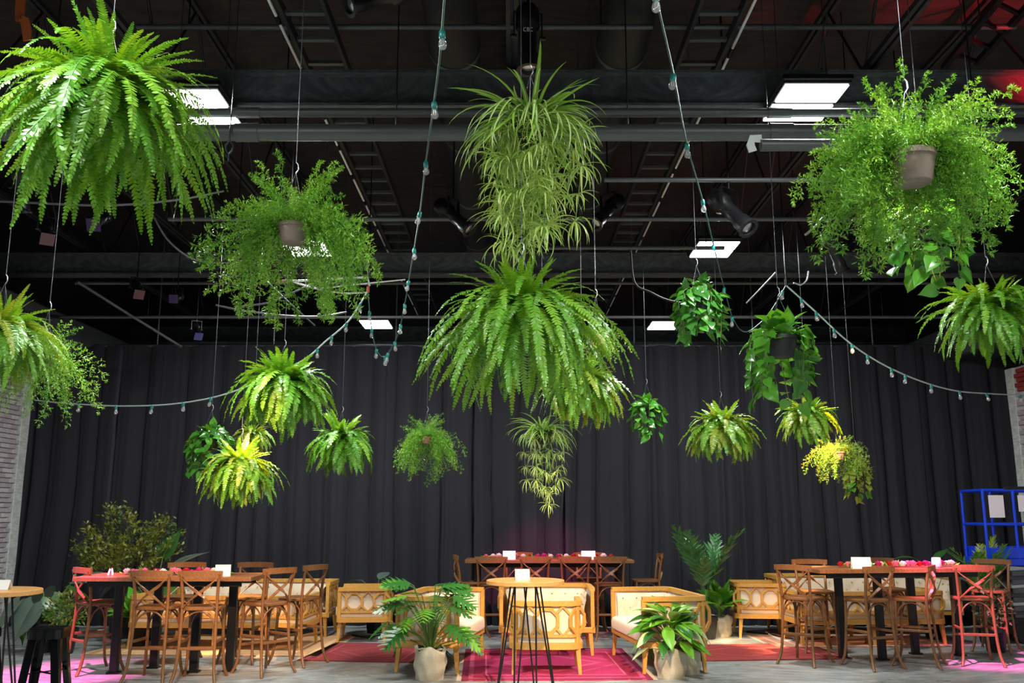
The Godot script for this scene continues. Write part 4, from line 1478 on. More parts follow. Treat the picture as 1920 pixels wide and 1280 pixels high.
# ---- furniture --------------------------------------------------------------------------
# slab with a rounded outline (points counter-clockwise from above as x, z with z towards the viewer = clockwise in plan), softened edges
func slab(outline: Array, y0: float, y1: float, soft: float) -> MB:
	var mb := MB.new()
	var c := Vector2.ZERO
	for p in outline:
		c += p
	c /= outline.size()
	var loops := []
	for l in [[y0, soft], [y0 + soft * 0.5, 0.0], [y1 - soft * 0.5, 0.0], [y1, soft]]:
		var row := []
		for p in outline:
			var d: Vector2 = p - c
			var q: Vector2 = c + d * (1.0 - l[1] / maxf(d.length(), 0.001))
			row.append(Vector3(q.x, l[0], q.y))
		row.append(row[0])
		loops.append(row)
	for k in 3:
		for j in outline.size():
			mb.face([loops[k][j + 1], loops[k][j], loops[k + 1][j], loops[k + 1][j + 1]])
	var top: Array = loops[3].slice(0, outline.size())
	var cap := []
	for p in top:
		cap.append(p)
	cap.reverse()
	mb.face(cap)
	mb.face(loops[0].slice(0, outline.size()))
	return mb

func round_rect(w: float, d: float, r: float, seg := 5) -> Array:
	var out := []
	for k in 4:
		var cx: float = (w / 2 - r) * [1, -1, -1, 1][k]
		var cz: float = (d / 2 - r) * [1, 1, -1, -1][k]
		for j in seg + 1:
			var a := PI / 2 * (k + float(j) / seg)
			out.append(Vector2(cx + cos(a) * r, cz + sin(a) * r))
	return out

func circle(r: float, seg := 32) -> Array:
	var out := []
	for j in seg:
		out.append(Vector2(cos(TAU * j / seg), sin(TAU * j / seg)) * r)
	return out

func smooth(pts: Array, per := 5) -> Array:
	var c := Curve3D.new()
	for k in pts.size():
		var t: Vector3 = (pts[mini(k + 1, pts.size() - 1)] - pts[maxi(k - 1, 0)]) / 6.0
		c.add_point(pts[k], -t, t)
	var out := []
	for k in (pts.size() - 1):
		for j in per:
			out.append(c.sample(k, float(j) / per))
	out.append(pts[-1])
	return out

var stool_first: Node3D
func stool(label: String, where: Vector3, turn_deg: float) -> Node3D:
	if stool_first:
		var c := copy_of(stool_first, label)
		c.position = where
		c.rotation.y = deg_to_rad(turn_deg)
		return c
	var o := thing("bar_stool", label, "bar stool", where, deg_to_rad(turn_deg), "cross-back wooden bar stools")
	stool_first = o
	var w: Material = M.stool_wood
	part("seat", slab(round_rect(0.41, 0.40, 0.11), 0.715, 0.75, 0.014), w, o)
	for s in [-1.0, 1.0]:
		var bl := MB.new()
		bl.tube(smooth([Vector3(0.225 * s, 0, -0.285), Vector3(0.195 * s, 0.12, -0.23), Vector3(0.18 * s, 0.36, -0.195), Vector3(0.175 * s, 0.72, -0.175), Vector3(0.183 * s, 0.95, -0.2), Vector3(0.195 * s, 1.09, -0.235)], 3), 0.0165, 8)
		part("back_leg", bl, w, o)
		var fl := MB.new()
		fl.tube(smooth([Vector3(0.225 * s, 0, 0.245), Vector3(0.195 * s, 0.12, 0.195), Vector3(0.18 * s, 0.36, 0.17), Vector3(0.17 * s, 0.72, 0.155)], 3), 0.0165, 8)
		part("front_leg", fl, w, o)
		var x := MB.new()
		x.ribbon(smooth([Vector3(0.185 * s, 1.055, -0.225), Vector3(0.09 * s, 0.96, -0.245), Vector3(-0.06 * s, 0.85, -0.24 - 0.008 * s), Vector3(-0.165 * s, 0.745, -0.185)], 4), 0.011, 0.03, Vector3(-s, 1, 0).normalized().cross(Vector3(0, 0, 1)))
		part("cross_brace", x, w, o)
	var rail := MB.new()
	rail.ribbon(smooth([Vector3(-0.225, 1.085, -0.215), Vector3(-0.12, 1.09, -0.25), Vector3(0, 1.092, -0.262), Vector3(0.12, 1.09, -0.25), Vector3(0.225, 1.085, -0.215)], 3), 0.026, 0.062)
	part("top_rail", rail, w, o)
	var st := [[Vector3(-0.18, 0.30, 0.173), Vector3(0.18, 0.30, 0.173)], [Vector3(-0.18, 0.34, -0.197), Vector3(0.18, 0.34, -0.197)], [Vector3(-0.18, 0.40, 0.168), Vector3(-0.18, 0.40, -0.193)], [Vector3(0.18, 0.40, 0.168), Vector3(0.18, 0.40, -0.193)]]
	for q in st:
		var t := MB.new()
		t.bar(q[0], q[1], 0.02, 0.03, Vector3.UP, 0.005)
		part("stretcher", t, w, o)
	for q in [[Vector3(-0.165, 0, 0.155), Vector3(0.165, 0, 0.155)], [Vector3(-0.168, 0, -0.175), Vector3(0.168, 0, -0.175)], [Vector3(-0.168, 0, 0.15), Vector3(-0.172, 0, -0.17)], [Vector3(0.168, 0, 0.15), Vector3(0.172, 0, -0.17)]]:
		var pts := []
		for k in 13:
			var u := k / 12.0
			var h := 0.54 + 0.165 * pow(sin(PI * u), 0.5)
			pts.append(q[0].lerp(q[1], u) + Vector3(0, h, 0))
		var t := MB.new()
		t.tube(pts, 0.0095, 6)
		part("arched_brace", t, w, o)
	return o

func bar_table(label: String, c: Vector3, turn: float, len: float, wide: float, h: float, legs: Array, m: String) -> Node3D:
	var o := thing("bar_table", label, "table", c, turn, "long bar tables")
	part("table_top", slab(round_rect(len, wide, 0.015, 2), h - 0.045, h, 0.006), M[m], o)
	var ap := MB.new()
	for z in [-1, 1]:
		ap.box(Vector3(0, h - 0.075, z * (wide / 2 - 0.1)), Vector3(len - 0.25, 0.06, 0.03))
	part("under_rail", ap, M.black_metal, o)
	for l in legs:
		var p: Vector3 = o.transform.affine_inverse() * l
		var lg := MB.new()
		lg.box(Vector3(p.x, (h - 0.045) / 2, p.z), Vector3(0.09, h - 0.05, 0.07), Basis(), 0.008)
		lg.box(Vector3(p.x, 0.01, p.z), Vector3(0.13, 0.02, 0.11), Basis(), 0.005)
		part("leg", lg, M.black_metal, o)
	return o

func cocktail_table(label: String, where: Vector3, turn := 0.0) -> Node3D:
	var o := thing("cocktail_table", label, "table", where, turn, "round cocktail tables")
	part("table_top", slab(circle(0.38), 1.03, 1.07, 0.006), M.pale_wood, o)
	part("mounting_plate", slab(circle(0.17, 16), 1.018, 1.03, 0.003), M.black_metal, o)
	for k in 4:
		var a := TAU * k / 4.0 + 0.35
		var out := Vector3(cos(a), 0, sin(a))
		var sd := Vector3(-sin(a), 0, cos(a))
		var t := MB.new()
		t.tube([out * 0.13 + sd * 0.06 + Vector3(0, 1.02, 0), out * 0.29 + sd * 0.012 + Vector3(0, 0.02, 0), out * 0.293 + Vector3(0, 0.008, 0), out * 0.29 - sd * 0.012 + Vector3(0, 0.02, 0), out * 0.13 - sd * 0.06 + Vector3(0, 1.02, 0)], 0.0085, 8)
		part("hairpin_leg", t, M.black_metal, o)
	return o

func metal_stool(label: String, where: Vector3, turn: float) -> Node3D:
	var o := thing("metal_stool", label, "stool", where, turn, "black metal stools")
	var s := slab(round_rect(0.31, 0.31, 0.06), 0.64, 0.66, 0.008)
	part("seat", s, M.black_gloss, o)
	part("seat_skirt", slab(round_rect(0.315, 0.315, 0.055), 0.57, 0.645, 0.004), M.black_gloss, o)
	for k in 4:
		var a := PI / 4 + PI / 2 * k
		var d := Vector3(cos(a), 0, sin(a))
		var lg := MB.new()
		var t := d * 0.185 + Vector3(0, 0.6, 0)
		var f := d * 0.265 + Vector3(0, 0.0, 0)
		var sx := Vector3(signf(d.x), 0, 0)
		var sz := Vector3(0, 0, signf(d.z))
		for e in [sx, sz]:
			var q := [t, t - e * 0.085, f - e * 0.045, f]
			lg.bar((q[0] + q[1]) / 2, (q[2] + q[3]) / 2, 0.07 if e == sx else 0.012, 0.012 if e == sx else 0.07, Vector3(0, 0, 1), 0.003)
		part("leg", lg, M.black_gloss, o)
	for k in 2:
		var a := PI / 4 + PI / 2 * k
		var d := Vector3(cos(a), 0, sin(a)) * 0.225
		var b := MB.new()
		b.bar(d + Vector3(0, 0.26 + k * 0.008, 0), -d + Vector3(0, 0.26 + k * 0.008, 0), 0.03, 0.008)
		part("cross_strut", b, M.black_gloss, o)
	return o

# the outline of a settee in plan: arms and back with rounded corners; returns points and running length
func plan(w: float, d: float, r: float) -> Dictionary:
	var pts := [Vector3(-w / 2, 0, d / 2)]
	for k in 9:
		var a := PI + PI / 2 * k / 8.0
		pts.append(Vector3(-w / 2 + r + cos(a) * r, 0, -d / 2 + r + sin(a) * r))
	for k in 9:
		var a := PI * 1.5 + PI / 2 * k / 8.0
		pts.append(Vector3(w / 2 - r + cos(a) * r, 0, -d / 2 + r + sin(a) * r))
	pts.append(Vector3(w / 2, 0, d / 2))
	var run := [0.0]
	for k in range(1, pts.size()):
		run.append(run[-1] + pts[k].distance_to(pts[k - 1]))
	return {"p": pts, "s": run, "len": run[-1]}

# point at running length s, shifted outwards by o; and the direction along the outline
func along(pl: Dictionary, s: float, o := 0.0) -> Array:
	var k := 0
	while k < pl.s.size() - 2 and pl.s[k + 1] < s:
		k += 1
	var a: Vector3 = pl.p[k]
	var b: Vector3 = pl.p[k + 1]
	var t := (b - a).normalized()
	var out := Vector3.UP.cross(t)
	return [a.lerp(b, clampf((s - pl.s[k]) / maxf(pl.s[k + 1] - pl.s[k], 1e-6), 0.0, 1.0)) + out * o, t, out]

func settee(called: String, label: String, category: String, where: Vector3, turn_deg: float, w: float, d: float, r: float, h := 0.76, group := "honey-wood lounge seats") -> Node3D:
	var o := thing(called, label, category, where, deg_to_rad(turn_deg), group)
	var wood: Material = M.honey_wood
	var pl := plan(w, d, r)
	var path := func(off: float, y: float) -> Array:
		var q := []
		for k in pl.p.size():
			var s: float = pl.s[k]
			q.append(along(pl, s, off)[0] + Vector3(0, y, 0))
		return q
	var y0 := 0.40
	var y1 := h - 0.05
	for b in [["top_rail", 0.0, h - 0.025, 0.062, 0.05], ["lower_rail", 0.0, y0, 0.03, 0.03], ["seat_rail", 0.0, 0.295, 0.06, 0.065]]:
		var mb := MB.new()
		mb.ribbon(path.call(b[1], b[2]), b[3], b[4])
		part(b[0], mb, wood, o)
	var fr := MB.new()
	fr.box(Vector3(0, 0.295, d / 2 - 0.01), Vector3(w, 0.065, 0.05), Basis(), 0.006)
	part("front_rail", fr, wood, o)
	# fabric behind the fretwork, and the band below it
	var rows := []
	for y in [0.33, h - 0.05]:
		var row := []
		for p in path.call(-0.012, y):
			row.append(p)
		row.reverse()
		rows.append(row)
	var fab := MB.new()
	fab.grid(rows)
	part("back_panel", fab, M.cream_cloth, o)
	# fretwork: octagon rings with crossed bars between, along back and arms
	var rr := (y1 - y0) / 2 - 0.012
	var yc := (y0 + y1) / 2
	var n := int(round((pl.len - 0.12) / (rr * 2.0 + 0.09)))
	var pitch: float = (pl.len - 0.06) / n
	for k in n:
		var s := 0.03 + pitch * (k + 0.5)
		var q := along(pl, s, 0.004)
		var bs := Basis(q[1], Vector3.UP, q[1].cross(Vector3.UP))
		var rg := MB.new()
		rg.ring(q[0] + Vector3(0, yc, 0), rr * 1.06, rr * 0.80, 0.022, bs, 8, PI / 8)
		part("fret_ring", rg, wood, o)
		for e in [-0.5, 0.5]:
			var m := along(pl, clampf(s + pitch * e, 0.02, pl.len - 0.02), 0.004)
			var near := along(pl, clampf(s + pitch * e * 0.52, 0.02, pl.len - 0.02), 0.004)
			for v in [-1, 1]:
				var bar := MB.new()
				bar.bar(m[0] + Vector3(0, yc + v * (rr + 0.01), 0), near[0] + Vector3(0, yc + v * rr * 0.42, 0), 0.022, 0.024, m[2])
				part("fret_bar", bar, wood, o)
	# stiles at the arm ends and the corners
	var stiles := [0.015, pl.len - 0.015, d - r * 0.3, pl.len - d + r * 0.3]
	for s in stiles:
		var q := along(pl, s, 0.0)
		var mb := MB.new()
		mb.bar(q[0] + Vector3(0, 0.32, 0), q[0] + Vector3(0, h - 0.03, 0), 0.045, 0.05, q[1], 0.006)
		part("stile", mb, wood, o)
	# tufted padding on the inside
	var len: float = pl.len - 0.10
	var cols := int(len / 0.035)
	var tr := []
	for i in 13:
		var row := []
		var v := i / 12.0
		for j in cols + 1:
			var s := 0.05 + len * j / cols
			var gx := s / 0.17
			var gy := v * 2.0 + 0.5
			var q := absf(sin(PI * (gx + gy) / 2.0)) * absf(sin(PI * (gx - gy) / 2.0))
			var off := -0.025 - 0.055 * pow(sin(PI * clampf(v, 0.02, 0.98)), 0.35) - 0.022 * pow(q, 0.45)
			row.append(along(pl, s, off)[0] + Vector3(0, 0.36 + (h - 0.07 - 0.36) * v, 0))
		tr.append(row)
	var pad := MB.new()
	pad.grid(tr)
	var pd := part("tufted_padding", pad, M.cream_cloth, o)
	var bt := MB.new()
	bt.lathe([Vector2(0.011, -0.004), Vector2(0.008, 0.006), Vector2(0, 0.008)], 8)
	var bm := bt.mesh()
	for i in 3:
		var vv: float = [0.25, 0.55, 0.85][i]
		var kk := 0
		while true:
			var s := 0.12 + 0.17 * kk + (0.085 if i == 1 else 0.0)
			if s > pl.len - 0.1:
				break
			var q := along(pl, s, -0.092)
			part("button", bm, M.button, pd, Transform3D(toward(q[1], -q[2]), q[0] + Vector3(0, 0.36 + (h - 0.43) * vv, 0)))
			kk += 1
	# seat cushion, domed
	var cw := w - 0.16
	var cd := d - 0.03
	var cr := []
	var base := round_rect(cw, cd, 0.07, 4)
	for l in [[0.33, 0.97], [0.35, 1.0], [0.42, 1.0], [0.45, 0.975], [0.468, 0.92], [0.482, 0.75], [0.49, 0.4], [0.492, 0.01]]:
		var row := []
		for p in base:
			row.append(Vector3(p.x * (1.0 - (1.0 - l[1]) * minf(1.0, 0.55 / cw + 0.2)) if l[1] > 0.9 else p.x * l[1], l[0], p.y * l[1] + 0.06))
		row.append(row[0])
		row.reverse()
		cr.append(row)
	var cu := MB.new()
	cu.grid(cr)
	part("seat_cushion", cu, M.cream_cloth, o)
	# legs
	var lx := [-w / 2 + 0.03, w / 2 - 0.03]
	if w > 1.5:
		lx.append(0.0)
	for x in lx:
		for z in [-d / 2 + 0.03 + (r * 0.25 if absf(x) > 0.1 else 0.0), d / 2 - 0.03]:
			var lg := MB.new()
			var sx := signf(x) * 0.02
			var sz := signf(z) * 0.025
			var a := 0.026
			var b := 0.016
			var top := [Vector3(x - a, 0.27, z - a), Vector3(x + a, 0.27, z - a), Vector3(x + a, 0.27, z + a), Vector3(x - a, 0.27, z + a)]
			var bot := [Vector3(x - b + sx, 0, z - b + sz), Vector3(x + b + sx, 0, z - b + sz), Vector3(x + b + sx, 0, z + b + sz), Vector3(x - b + sx, 0, z + b + sz)]
			for k in 4:
				var j := (k + 1) % 4
				lg.face([top[k], top[j], bot[j], bot[k]])
			lg.face([bot[0], bot[1], bot[2], bot[3]])
			part("leg", lg, wood, o)
	return o

func rug(label: String, c: Vector3, turn: float, w: float, d: float, base: Color, dark: Color, light: Color, seed_: int) -> void:
	var r := RandomNumberGenerator.new()
	r.seed = seed_
	var size := 192
	var im := Image.create(size, size, false, Image.FORMAT_RGB8)
	var nz := FastNoiseLite.new()
	nz.seed = seed_
	nz.frequency = 0.09
	for y in size:
		for x in size:
			var u := absf(x / float(size) - 0.5) * 2.0
			var v := absf(y / float(size) - 0.5) * 2.0
			var q := maxf(u, v)
			var p := base.lerp(dark, 0.35 + 0.35 * nz.get_noise_2d(x, y * 4.0))
			if q > 0.93:
				p = dark
			elif q > 0.88:
				p = light.lerp(dark, 0.3 + 0.3 * sin(x * 1.3) * sin(y * 1.3))
			elif q > 0.76:
				p = dark.lerp(base, 0.5 + 0.5 * sin(x * 0.7) * sin(y * 0.7))
			elif q > 0.73:
				p = light
			elif absf(u + v - 0.55) < 0.05 or absf(u + v - 0.85) < 0.025:
				p = light.lerp(dark, 0.4)
			im.set_pixel(x, y, p.lerp(base, 0.25 + 0.2 * nz.get_noise_2d(x * 3.0, y * 3.0)))
	var m := mat("rug_%d" % seed_, Color.WHITE, 0.95)
	m.albedo_texture = ImageTexture.create_from_image(im)
	m.uv1_triplanar = true
	m.uv1_scale = Vector3(1.0 / w, 1.0, 1.0 / d)
	m.uv1_offset = Vector3(0.5, 0.5, 0.5)
	var o := thing("rug", label, "rug", c, turn, "rugs on the concrete floor")
	part("pile", boxed(Vector3(0, 0.006, 0), Vector3(w, 0.012, d), 0.003), m, o)
	for s in [-1, 1]:
		var f := MB.new()
		var k := 0
		while k * 0.02 < d:
			f.box(Vector3(s * (w / 2 + 0.025), 0.003, -d / 2 + k * 0.02 + 0.01), Vector3(0.05, 0.004, 0.008))
			k += 1
		part("fringe", f, M.canvas, o).set_meta("kind", "stuff")

func furniture() -> void:
	# rugs first
	rug("magenta patterned rug under the middle lounge seats", Vector3(0.44, 0, -11.0), 0.03, 2.0, 2.2, c8(190, 30, 96), c8(110, 14, 50), c8(220, 120, 150), 1)
	rug("dark red patterned rug running behind the left loveseat", Vector3(-1.75, 0, -11.85), -0.12, 1.4, 1.5, c8(138, 36, 44), c8(84, 20, 30), c8(180, 100, 90), 2)
	rug("brick red patterned rug right of the right loveseat", Vector3(2.85, 0, -11.85), 0.1, 2.3, 1.3, c8(160, 52, 48), c8(104, 28, 34), c8(190, 110, 96), 3)
	rug("tan woven rug under the left sofas", Vector3(-3.75, 0, -12.5), -0.05, 2.9, 1.9, c8(206, 164, 118), c8(160, 112, 76), c8(226, 196, 152), 4)
	rug("pale pink-tan rug under the right sofas", Vector3(4.55, 0, -12.9), 0.05, 2.3, 1.2, c8(206, 160, 130), c8(160, 100, 84), c8(226, 190, 160), 5)
	# lounge in the middle
	settee("barrel_chair", "honey-wood barrel chair with ring fretwork seen from behind, front and centre", "armchair", on_floor(1024, 1262) + Vector3(0, 0.012, -0.12), 180.0, 0.74, 0.62, 0.16)
	settee("wide_chair", "wide cream tufted chair facing the camera behind the centre barrel chair", "armchair", on_floor(1024, 1222) + Vector3(0, 0.012, 0), 0.0, 1.12, 0.72, 0.14, 0.80)
	settee("loveseat", "cream loveseat with honey-wood fretwork facing right, behind the cut-leaf plant", "sofa", Vector3(-0.82, 0.012, -10.95), 80.0, 1.35, 0.72, 0.1, 0.80)
	settee("loveseat", "cream loveseat with honey-wood fretwork facing left, behind the striped plant", "sofa", Vector3(1.68, 0.012, -10.95), -82.0, 1.35, 0.72, 0.1, 0.80)
	settee("small_armchair", "small honey-wood fretwork chair facing left beside the left sofas", "armchair", on_floor(682, 1198) + Vector3(0, 0.0, 0), -86.0, 0.66, 0.66, 0.08, 0.72)
	settee("small_armchair", "small honey-wood fretwork chair facing right beside the right sofas", "armchair", on_floor(1424, 1190) + Vector3(0, 0.0, 0), 84.0, 0.68, 0.68, 0.08, 0.74)
	settee("long_sofa", "long fretwork-backed sofa turned away from camera behind the left bar table", "sofa", on_floor(420, 1212) + Vector3(0, 0.012, 0), 176.0, 2.25, 0.74, 0.08, 0.66)
	settee("long_sofa", "long cream tufted sofa facing the camera against the drapes at left", "sofa", on_floor(484, 1189) + Vector3(0, 0.012, 0), 0.0, 2.1, 0.76, 0.08, 0.74)
	settee("long_sofa", "long fretwork-backed sofa turned away from camera behind the right bar table", "sofa", on_floor(1618, 1204) + Vector3(0, 0.012, 0), 184.0, 1.95, 0.72, 0.08, 0.68)
	settee("long_sofa", "long cream tufted sofa facing the camera against the drapes at right", "sofa", on_floor(1618, 1184) + Vector3(0, 0.012, 0), 0.0, 2.6, 0.74, 0.08, 0.80)
	# bar tables
	bar_table("long dark-topped bar table with black legs at left", Vector3(-3.72, 0, -10.3), 0.0, 1.9, 0.76, 1.04, [on_floor(213, 1262), on_floor(288, 1252), on_floor(363, 1260), on_floor(430, 1258)], "table_wood")
	bar_table("long dark-topped bar table with black legs at right", Vector3(4.55, 0, -11.25), 0.14, 2.15, 0.76, 1.07, [on_floor(1581, 1234), on_floor(1655, 1237), on_floor(1717, 1226), on_floor(1800, 1229)], "table_wood")
	bar_table("long reddish bar table at the back centre before the drapes", Vector3(0.53, 0, -13.5), 0.0, 2.4, 0.7, 1.06, [Vector3(-0.5, 0, -13.7), Vector3(-0.5, 0, -13.3), Vector3(1.55, 0, -13.7), Vector3(1.55, 0, -13.3)], "stool_wood")
	# stools of the left table
	stool("pink-lit cross-back stool at the left end of the left bar table", on_floor(176, 1258), 138)
	stool("cross-back stool seen from behind, left of two before the left bar table", on_floor(288, 1274), 176)
	stool("cross-back stool seen from behind, right of two before the left bar table", on_floor(374, 1275), 184)
	stool("cross-back stool turned left at the right end of the left bar table", on_floor(492, 1261), -128)
	stool("cross-back stool standing alone right of the left bar table", on_floor(556, 1244), -116)
	stool("cross-back stool behind the white card of the left bar table", on_floor(455, 1240), -8)
	stool("cross-back stool behind the left bar table, half hidden by the flowers", on_floor(330, 1240), 6)
	# stools of the right table
	stool("cross-back stool at the left end of the right bar table", on_floor(1512, 1243), 138)
	stool("cross-back stool facing the camera behind the right table's left end", on_floor(1536, 1222), -4)
	stool("cross-back stool before the right bar table, below the white card", on_floor(1634, 1250), -158)
	stool("cross-back stool before the right bar table, turned left, in the middle", on_floor(1720, 1247), -122)
	stool("cross-back stool before the right bar table's right end, seen from behind", on_floor(1832, 1243), 168)
	stool("pink-lit cross-back stool at the far right end of the right table", on_floor(1868, 1220), -40)
	stool("cross-back stool facing the camera behind the middle of the right table", on_floor(1672, 1214), 4)
	# stools of the centre table
	stool("first cross-back stool from the left in the row before the back table", on_floor(921, 1197), 180)
	stool("second cross-back stool from the left in the row before the back table", on_floor(1003, 1197), 181)
	stool("third cross-back stool from the left in the row before the back table", on_floor(1079, 1197), 178)
	stool("fourth cross-back stool from the left in the row before the back table", on_floor(1144, 1197), 180)
	stool("cross-back stool seen sideways at the left end of the back table", on_floor(884, 1192), 96)
	stool("cross-back stool seen sideways, apart at the right end of the back table", on_floor(1213, 1184), -90)
	stool("cross-back stool facing the camera behind the back table, left", on_floor(972, 1181), 0)
	stool("cross-back stool facing the camera behind the back table, right", on_floor(1108, 1181), 0)
	# cocktail tables and metal stools
	cocktail_table("round wooden cocktail table on black hairpin legs, front and centre", Vector3(0.13, 0, -9.1))
	cocktail_table("round wooden cocktail table cut by the left edge of the picture", Vector3(-4.39, 0, -7.93), 0.4)
	metal_stool("black metal stool in front of the left bar table", Vector3(-4.31, 0, -8.8), 0.15)
	metal_stool("black metal stool cut by the left edge", Vector3(-4.95, 0, -8.75), -0.1)
	lift()

func lift() -> void:
	var o := thing("scissor_lift", "blue scissor lift with guard rails parked at the right brick wall", "lift", Vector3(7.19, 0, -12.9), -0.06)
	var blue: Material = M.blue_paint
	var ph := 1.06
	part("platform", boxed(Vector3(0, ph, 0), Vector3(1.5, 0.1, 0.72), 0.01), blue, o)
	for s in [-1, 1]:
		part("toe_board", boxed(Vector3(0, ph + 0.12, s * 0.35), Vector3(1.48, 0.14, 0.02), 0.004), blue, o)
	for x in [-0.72, -0.32, 0.2, 0.72]:
		for z in [-0.34, 0.34]:
			var t := MB.new()
			t.tube([Vector3(x, ph + 0.04, z), Vector3(x, ph + 0.96, z)], 0.021, 8)
			part("guard_post", t, blue, o)
	for y in [ph + 0.5, ph + 0.96]:
		for z in [-0.34, 0.34]:
			var t := MB.new()
			t.tube([Vector3(-0.72, y, z), Vector3(0.72, y, z)], 0.021, 8)
			part("guard_rail", t, blue, o)
		for x in [-0.72, 0.72]:
			var t := MB.new()
			t.tube([Vector3(x, y, -0.34), Vector3(x, y, 0.34)], 0.021, 8)
			part("guard_rail", t, blue, o)
	part("notice_sheet", boxed(Vector3(-0.56, ph + 0.74, 0.365), Vector3(0.2, 0.3, 0.004)), M.paper, o)
	part("notice_sheet", boxed(Vector3(-0.2, ph + 0.78, 0.365), Vector3(0.14, 0.22, 0.004)), M.paper, o)
	part("control_panel", boxed(Vector3(-0.02, ph + 0.7, 0.3), Vector3(0.3, 0.34, 0.06), 0.01), blue, o)
	var cb := MB.new()
	cb.box(Vector3(0.12, ph + 0.72, 0.36), Vector3(0.16, 0.14, 0.1), Basis(), 0.015)
	cb.tube([Vector3(0.12, ph + 0.79, 0.36), Vector3(0.12, ph + 0.87, 0.36)], 0.012, 6)
	var cbx := part("control_box", cb, M.black_metal, o)
	part("yellow_button", boxed(Vector3(0.08, ph + 0.8, 0.39), Vector3(0.05, 0.03, 0.05), 0.006), M.yellow_paint, cbx)
	part("yellow_clip", boxed(Vector3(0.15, ph + 0.98, 0.34), Vector3(0.08, 0.05, 0.05), 0.008), M.yellow_paint, o)
	part("rail_pad", boxed(Vector3(0.12, ph + 0.985, 0.34), Vector3(1.1, 0.045, 0.05), 0.01), M.rubber, o)
	part("tool_bag", boxed(Vector3(-0.12, ph + 0.42, 0.39), Vector3(0.13, 0.3, 0.08), 0.03), M.rubber, o)
	# folded scissor arms
	for k in 6:
		var y := 0.36 + k * 0.115
		for z in [-0.24, 0.24]:
			var a := MB.new()
			a.bar(Vector3(-0.4, y - 0.035, z), Vector3(0.66, y + 0.035, z), 0.035, 0.07, Vector3.UP, 0.006)
			part("scissor_arm", a, M.black_pipe, o)
			var b := MB.new()
			b.bar(Vector3(-0.4, y + 0.035, z * 0.8), Vector3(0.66, y - 0.035, z * 0.8), 0.035, 0.07, Vector3.UP, 0.006)
			part("scissor_arm", b, M.galvanised if k % 2 else M.black_pipe, o)
	part("chassis", boxed(Vector3(0.12, 0.22, 0), Vector3(1.2, 0.22, 0.66), 0.02), M.black_metal, o)
	for x in [-0.32, 0.56]:
		for z in [-0.3, 0.3]:
			var w := MB.new()
			w.tube([Vector3(x, 0.14, z - 0.05), Vector3(x, 0.14, z + 0.05)], 0.14, 18)
			part("wheel", w, M.rubber, o)

# ---- small things on the tables --------------------------------------------------------
func tent_card(label: String, p: Vector3, turn: float, w := 0.16, h := 0.12) -> void:
	var o := thing("tent_card", label, "card", p, turn, "white tent cards on the tables")
	for s in [-1, 1]:
		var b := MB.new()
		b.bar(Vector3(0, 0.001, 0.035 * s), Vector3(0, h, 0.001 * s), w, 0.0016, Vector3(0, 0, 1))
		part("card_face", b, M.card, o)

func rose_mesh(seed_: int) -> ArrayMesh:
	var r := RandomNumberGenerator.new()
	r.seed = seed_
	var mb := MB.new()
	for ringk in 3:
		var n: int = [3, 5, 6][ringk]
		for k in n:
			var a := TAU * k / n + ringk * 0.7
			var out := Vector3(cos(a), 0, sin(a))
			var sd := Vector3(-sin(a), 0, cos(a))
			var rr: float = [0.012, 0.022, 0.033][ringk]
			var rows := []
			for i in 4:
				var v := i / 3.0
				var row := []
				for j in 4:
					var u := j / 3.0 * 2.0 - 1.0
					var p := out * (rr * (0.5 + 0.6 * v) - 0.3 * u * u * rr) + sd * u * rr * 0.95 * (0.6 + 0.4 * v) + Vector3(0, 0.008 + v * [0.05, 0.045, 0.032][ringk] - u * u * 0.008, 0)
					row.append(p)
				row.reverse()
				rows.append(row)
			mb.grid(rows)
	return mb.mesh()

func flower_row(where: String, a: Vector3, b: Vector3, n: int, seed_: int, colors: Array) -> void:
	var r := RandomNumberGenerator.new()
	r.seed = seed_
	var green := thing("leaf_garland", "green leaf garland laid among the roses on the %s" % where, "garland", (a + b) / 2)
	var mb := MB.new()
	for k in 110:
		var p := a.lerp(b, r.randf()) - (a + b) / 2 + Vector3(0, 0.014 + 0.02 * r.randf(), r.randf_range(-0.05, 0.05))
		small_leaf(mb, p, Vector3(r.randf_range(-1, 1), r.randf_range(-0.05, 0.4), r.randf_range(-1, 1)).normalized(), r.randf_range(0.05, 0.08), r)
	part("leaves", mb, M.bright_leaf, green).set_meta("kind", "stuff")
	for k in n:
		var m: String = colors[r.randi_range(0, colors.size() - 1)]
		var p := a.lerp(b, (k + 0.5) / n) + Vector3(r.randf_range(-0.02, 0.02), 0.012, r.randf_range(-0.04, 0.06))
		var o := thing("rose", "%s rose bloom among the flowers on the %s" % [m.trim_prefix("rose_"), where], "flower", p, r.randf() * TAU, "%s roses on the %s" % [m.trim_prefix("rose_"), where])
		var bl := part("bloom", cache.rose[r.randi_range(0, 2)], M[m], o, Transform3D(Basis.from_scale(Vector3.ONE * r.randf_range(0.85, 1.25)), Vector3.ZERO))
		var st := MB.new()
		st.lathe([Vector2(0, 0), Vector2(0.01, 0.003), Vector2(0.018, 0.014)], 8)
		part("calyx", st, M.stem, o)

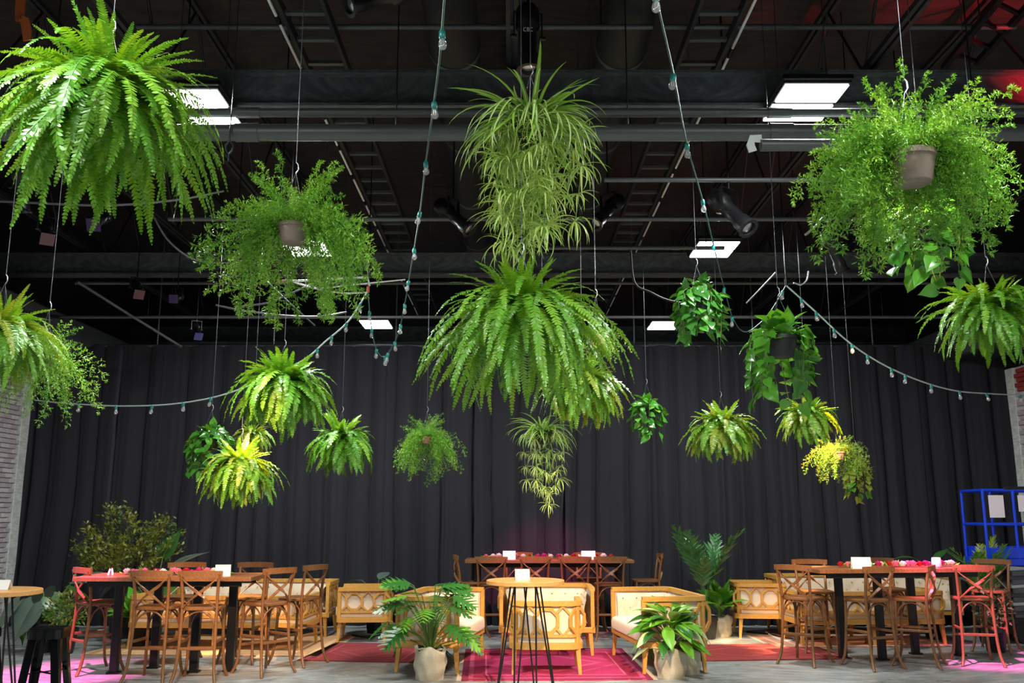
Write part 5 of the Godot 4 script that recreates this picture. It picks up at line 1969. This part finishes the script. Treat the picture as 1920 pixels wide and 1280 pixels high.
func small_things() -> void:
	cache["rose"] = [rose_mesh(1), rose_mesh(2), rose_mesh(3)]
	var mix := ["rose_pink", "rose_white", "rose_white", "rose_red", "rose_magenta"]
	flower_row("left bar table", Vector3(-4.3, 1.04, -10.3), Vector3(-3.1, 1.04, -10.3), 16, 1, mix)
	flower_row("right bar table", Vector3(3.9, 1.07, -11.15), Vector3(5.4, 1.07, -11.36), 20, 2, mix)
	flower_row("back table", Vector3(-0.45, 1.06, -13.5), Vector3(1.5, 1.06, -13.5), 18, 3, mix)
	tent_card("white tent card at the right end of the left bar table", Vector3(-3.12, 1.04, -10.08), 0.2)
	tent_card("white tent card at the left end of the right bar table", Vector3(4.1, 1.07, -10.95), -0.1, 0.22, 0.13)
	tent_card("white tent card on the left half of the back table", Vector3(-0.04, 1.06, -13.3), 0.0, 0.18)
	tent_card("white tent card on the right half of the back table", Vector3(1.09, 1.06, -13.3), 0.0, 0.2)
	tent_card("white card standing on the front cocktail table", Vector3(0.1, 1.07, -9.1), 0.1, 0.14, 0.1)
	tent_card("white card standing on the cocktail table at the left edge", Vector3(-4.3, 1.07, -7.93), 0.0, 0.1, 0.08)
	var pw := thing("pink_ribbon", "small arched pink ribbon at the left end of the left table's flowers", "ribbon", Vector3(-4.36, 1.04, -10.15))
	var rb := MB.new()
	rb.ribbon(smooth([Vector3(-0.03, 0.005, 0), Vector3(-0.012, 0.06, 0), Vector3(0, 0.075, 0), Vector3(0.012, 0.06, 0), Vector3(0.02, 0.005, 0)], 4), 0.02, 0.004, Vector3(0, 0, 1))
	part("ribbon_band", rb, M.rose_white, pw)
	var sb := thing("pink_vase", "small pale pink cup among the flowers of the right bar table", "vase", Vector3(5.1, 1.07, -11.2))
	var cup := MB.new()
	cup.lathe([Vector2(0, 0), Vector2(0.05, 0), Vector2(0.06, 0.01), Vector2(0.05, 0.11), Vector2(0.042, 0.115), Vector2(0.04, 0.02), Vector2(0, 0.018)], 14)
	part("cup", cup, M.rose_white, sb)
	# cables on the floor by the right small chair
	for c in [["white cable coiled on the floor right of the small chair at right", "white_cord", [[1435, 1186], [1455, 1198], [1475, 1203], [1490, 1200], [1480, 1194]]], ["black cable running on the floor below the right small chair", "black_metal", [[1400, 1186], [1440, 1190], [1480, 1199], [1530, 1200], [1560, 1196]]], ["black cable running on the floor behind the left small chair", "black_metal", [[660, 1192], [690, 1196], [715, 1190], [740, 1186]]]]:
		var pts := []
		for p in c[2]:
			pts.append(on_floor(p[0], p[1]) + Vector3(0, 0.014, 0))
		var o := thing("floor_cable", c[0], "cable", pts[0])
		part("cable_run", curve_tube(pts, 0.012, 6), M[c[1]], o, Transform3D(Basis(), -pts[0]))
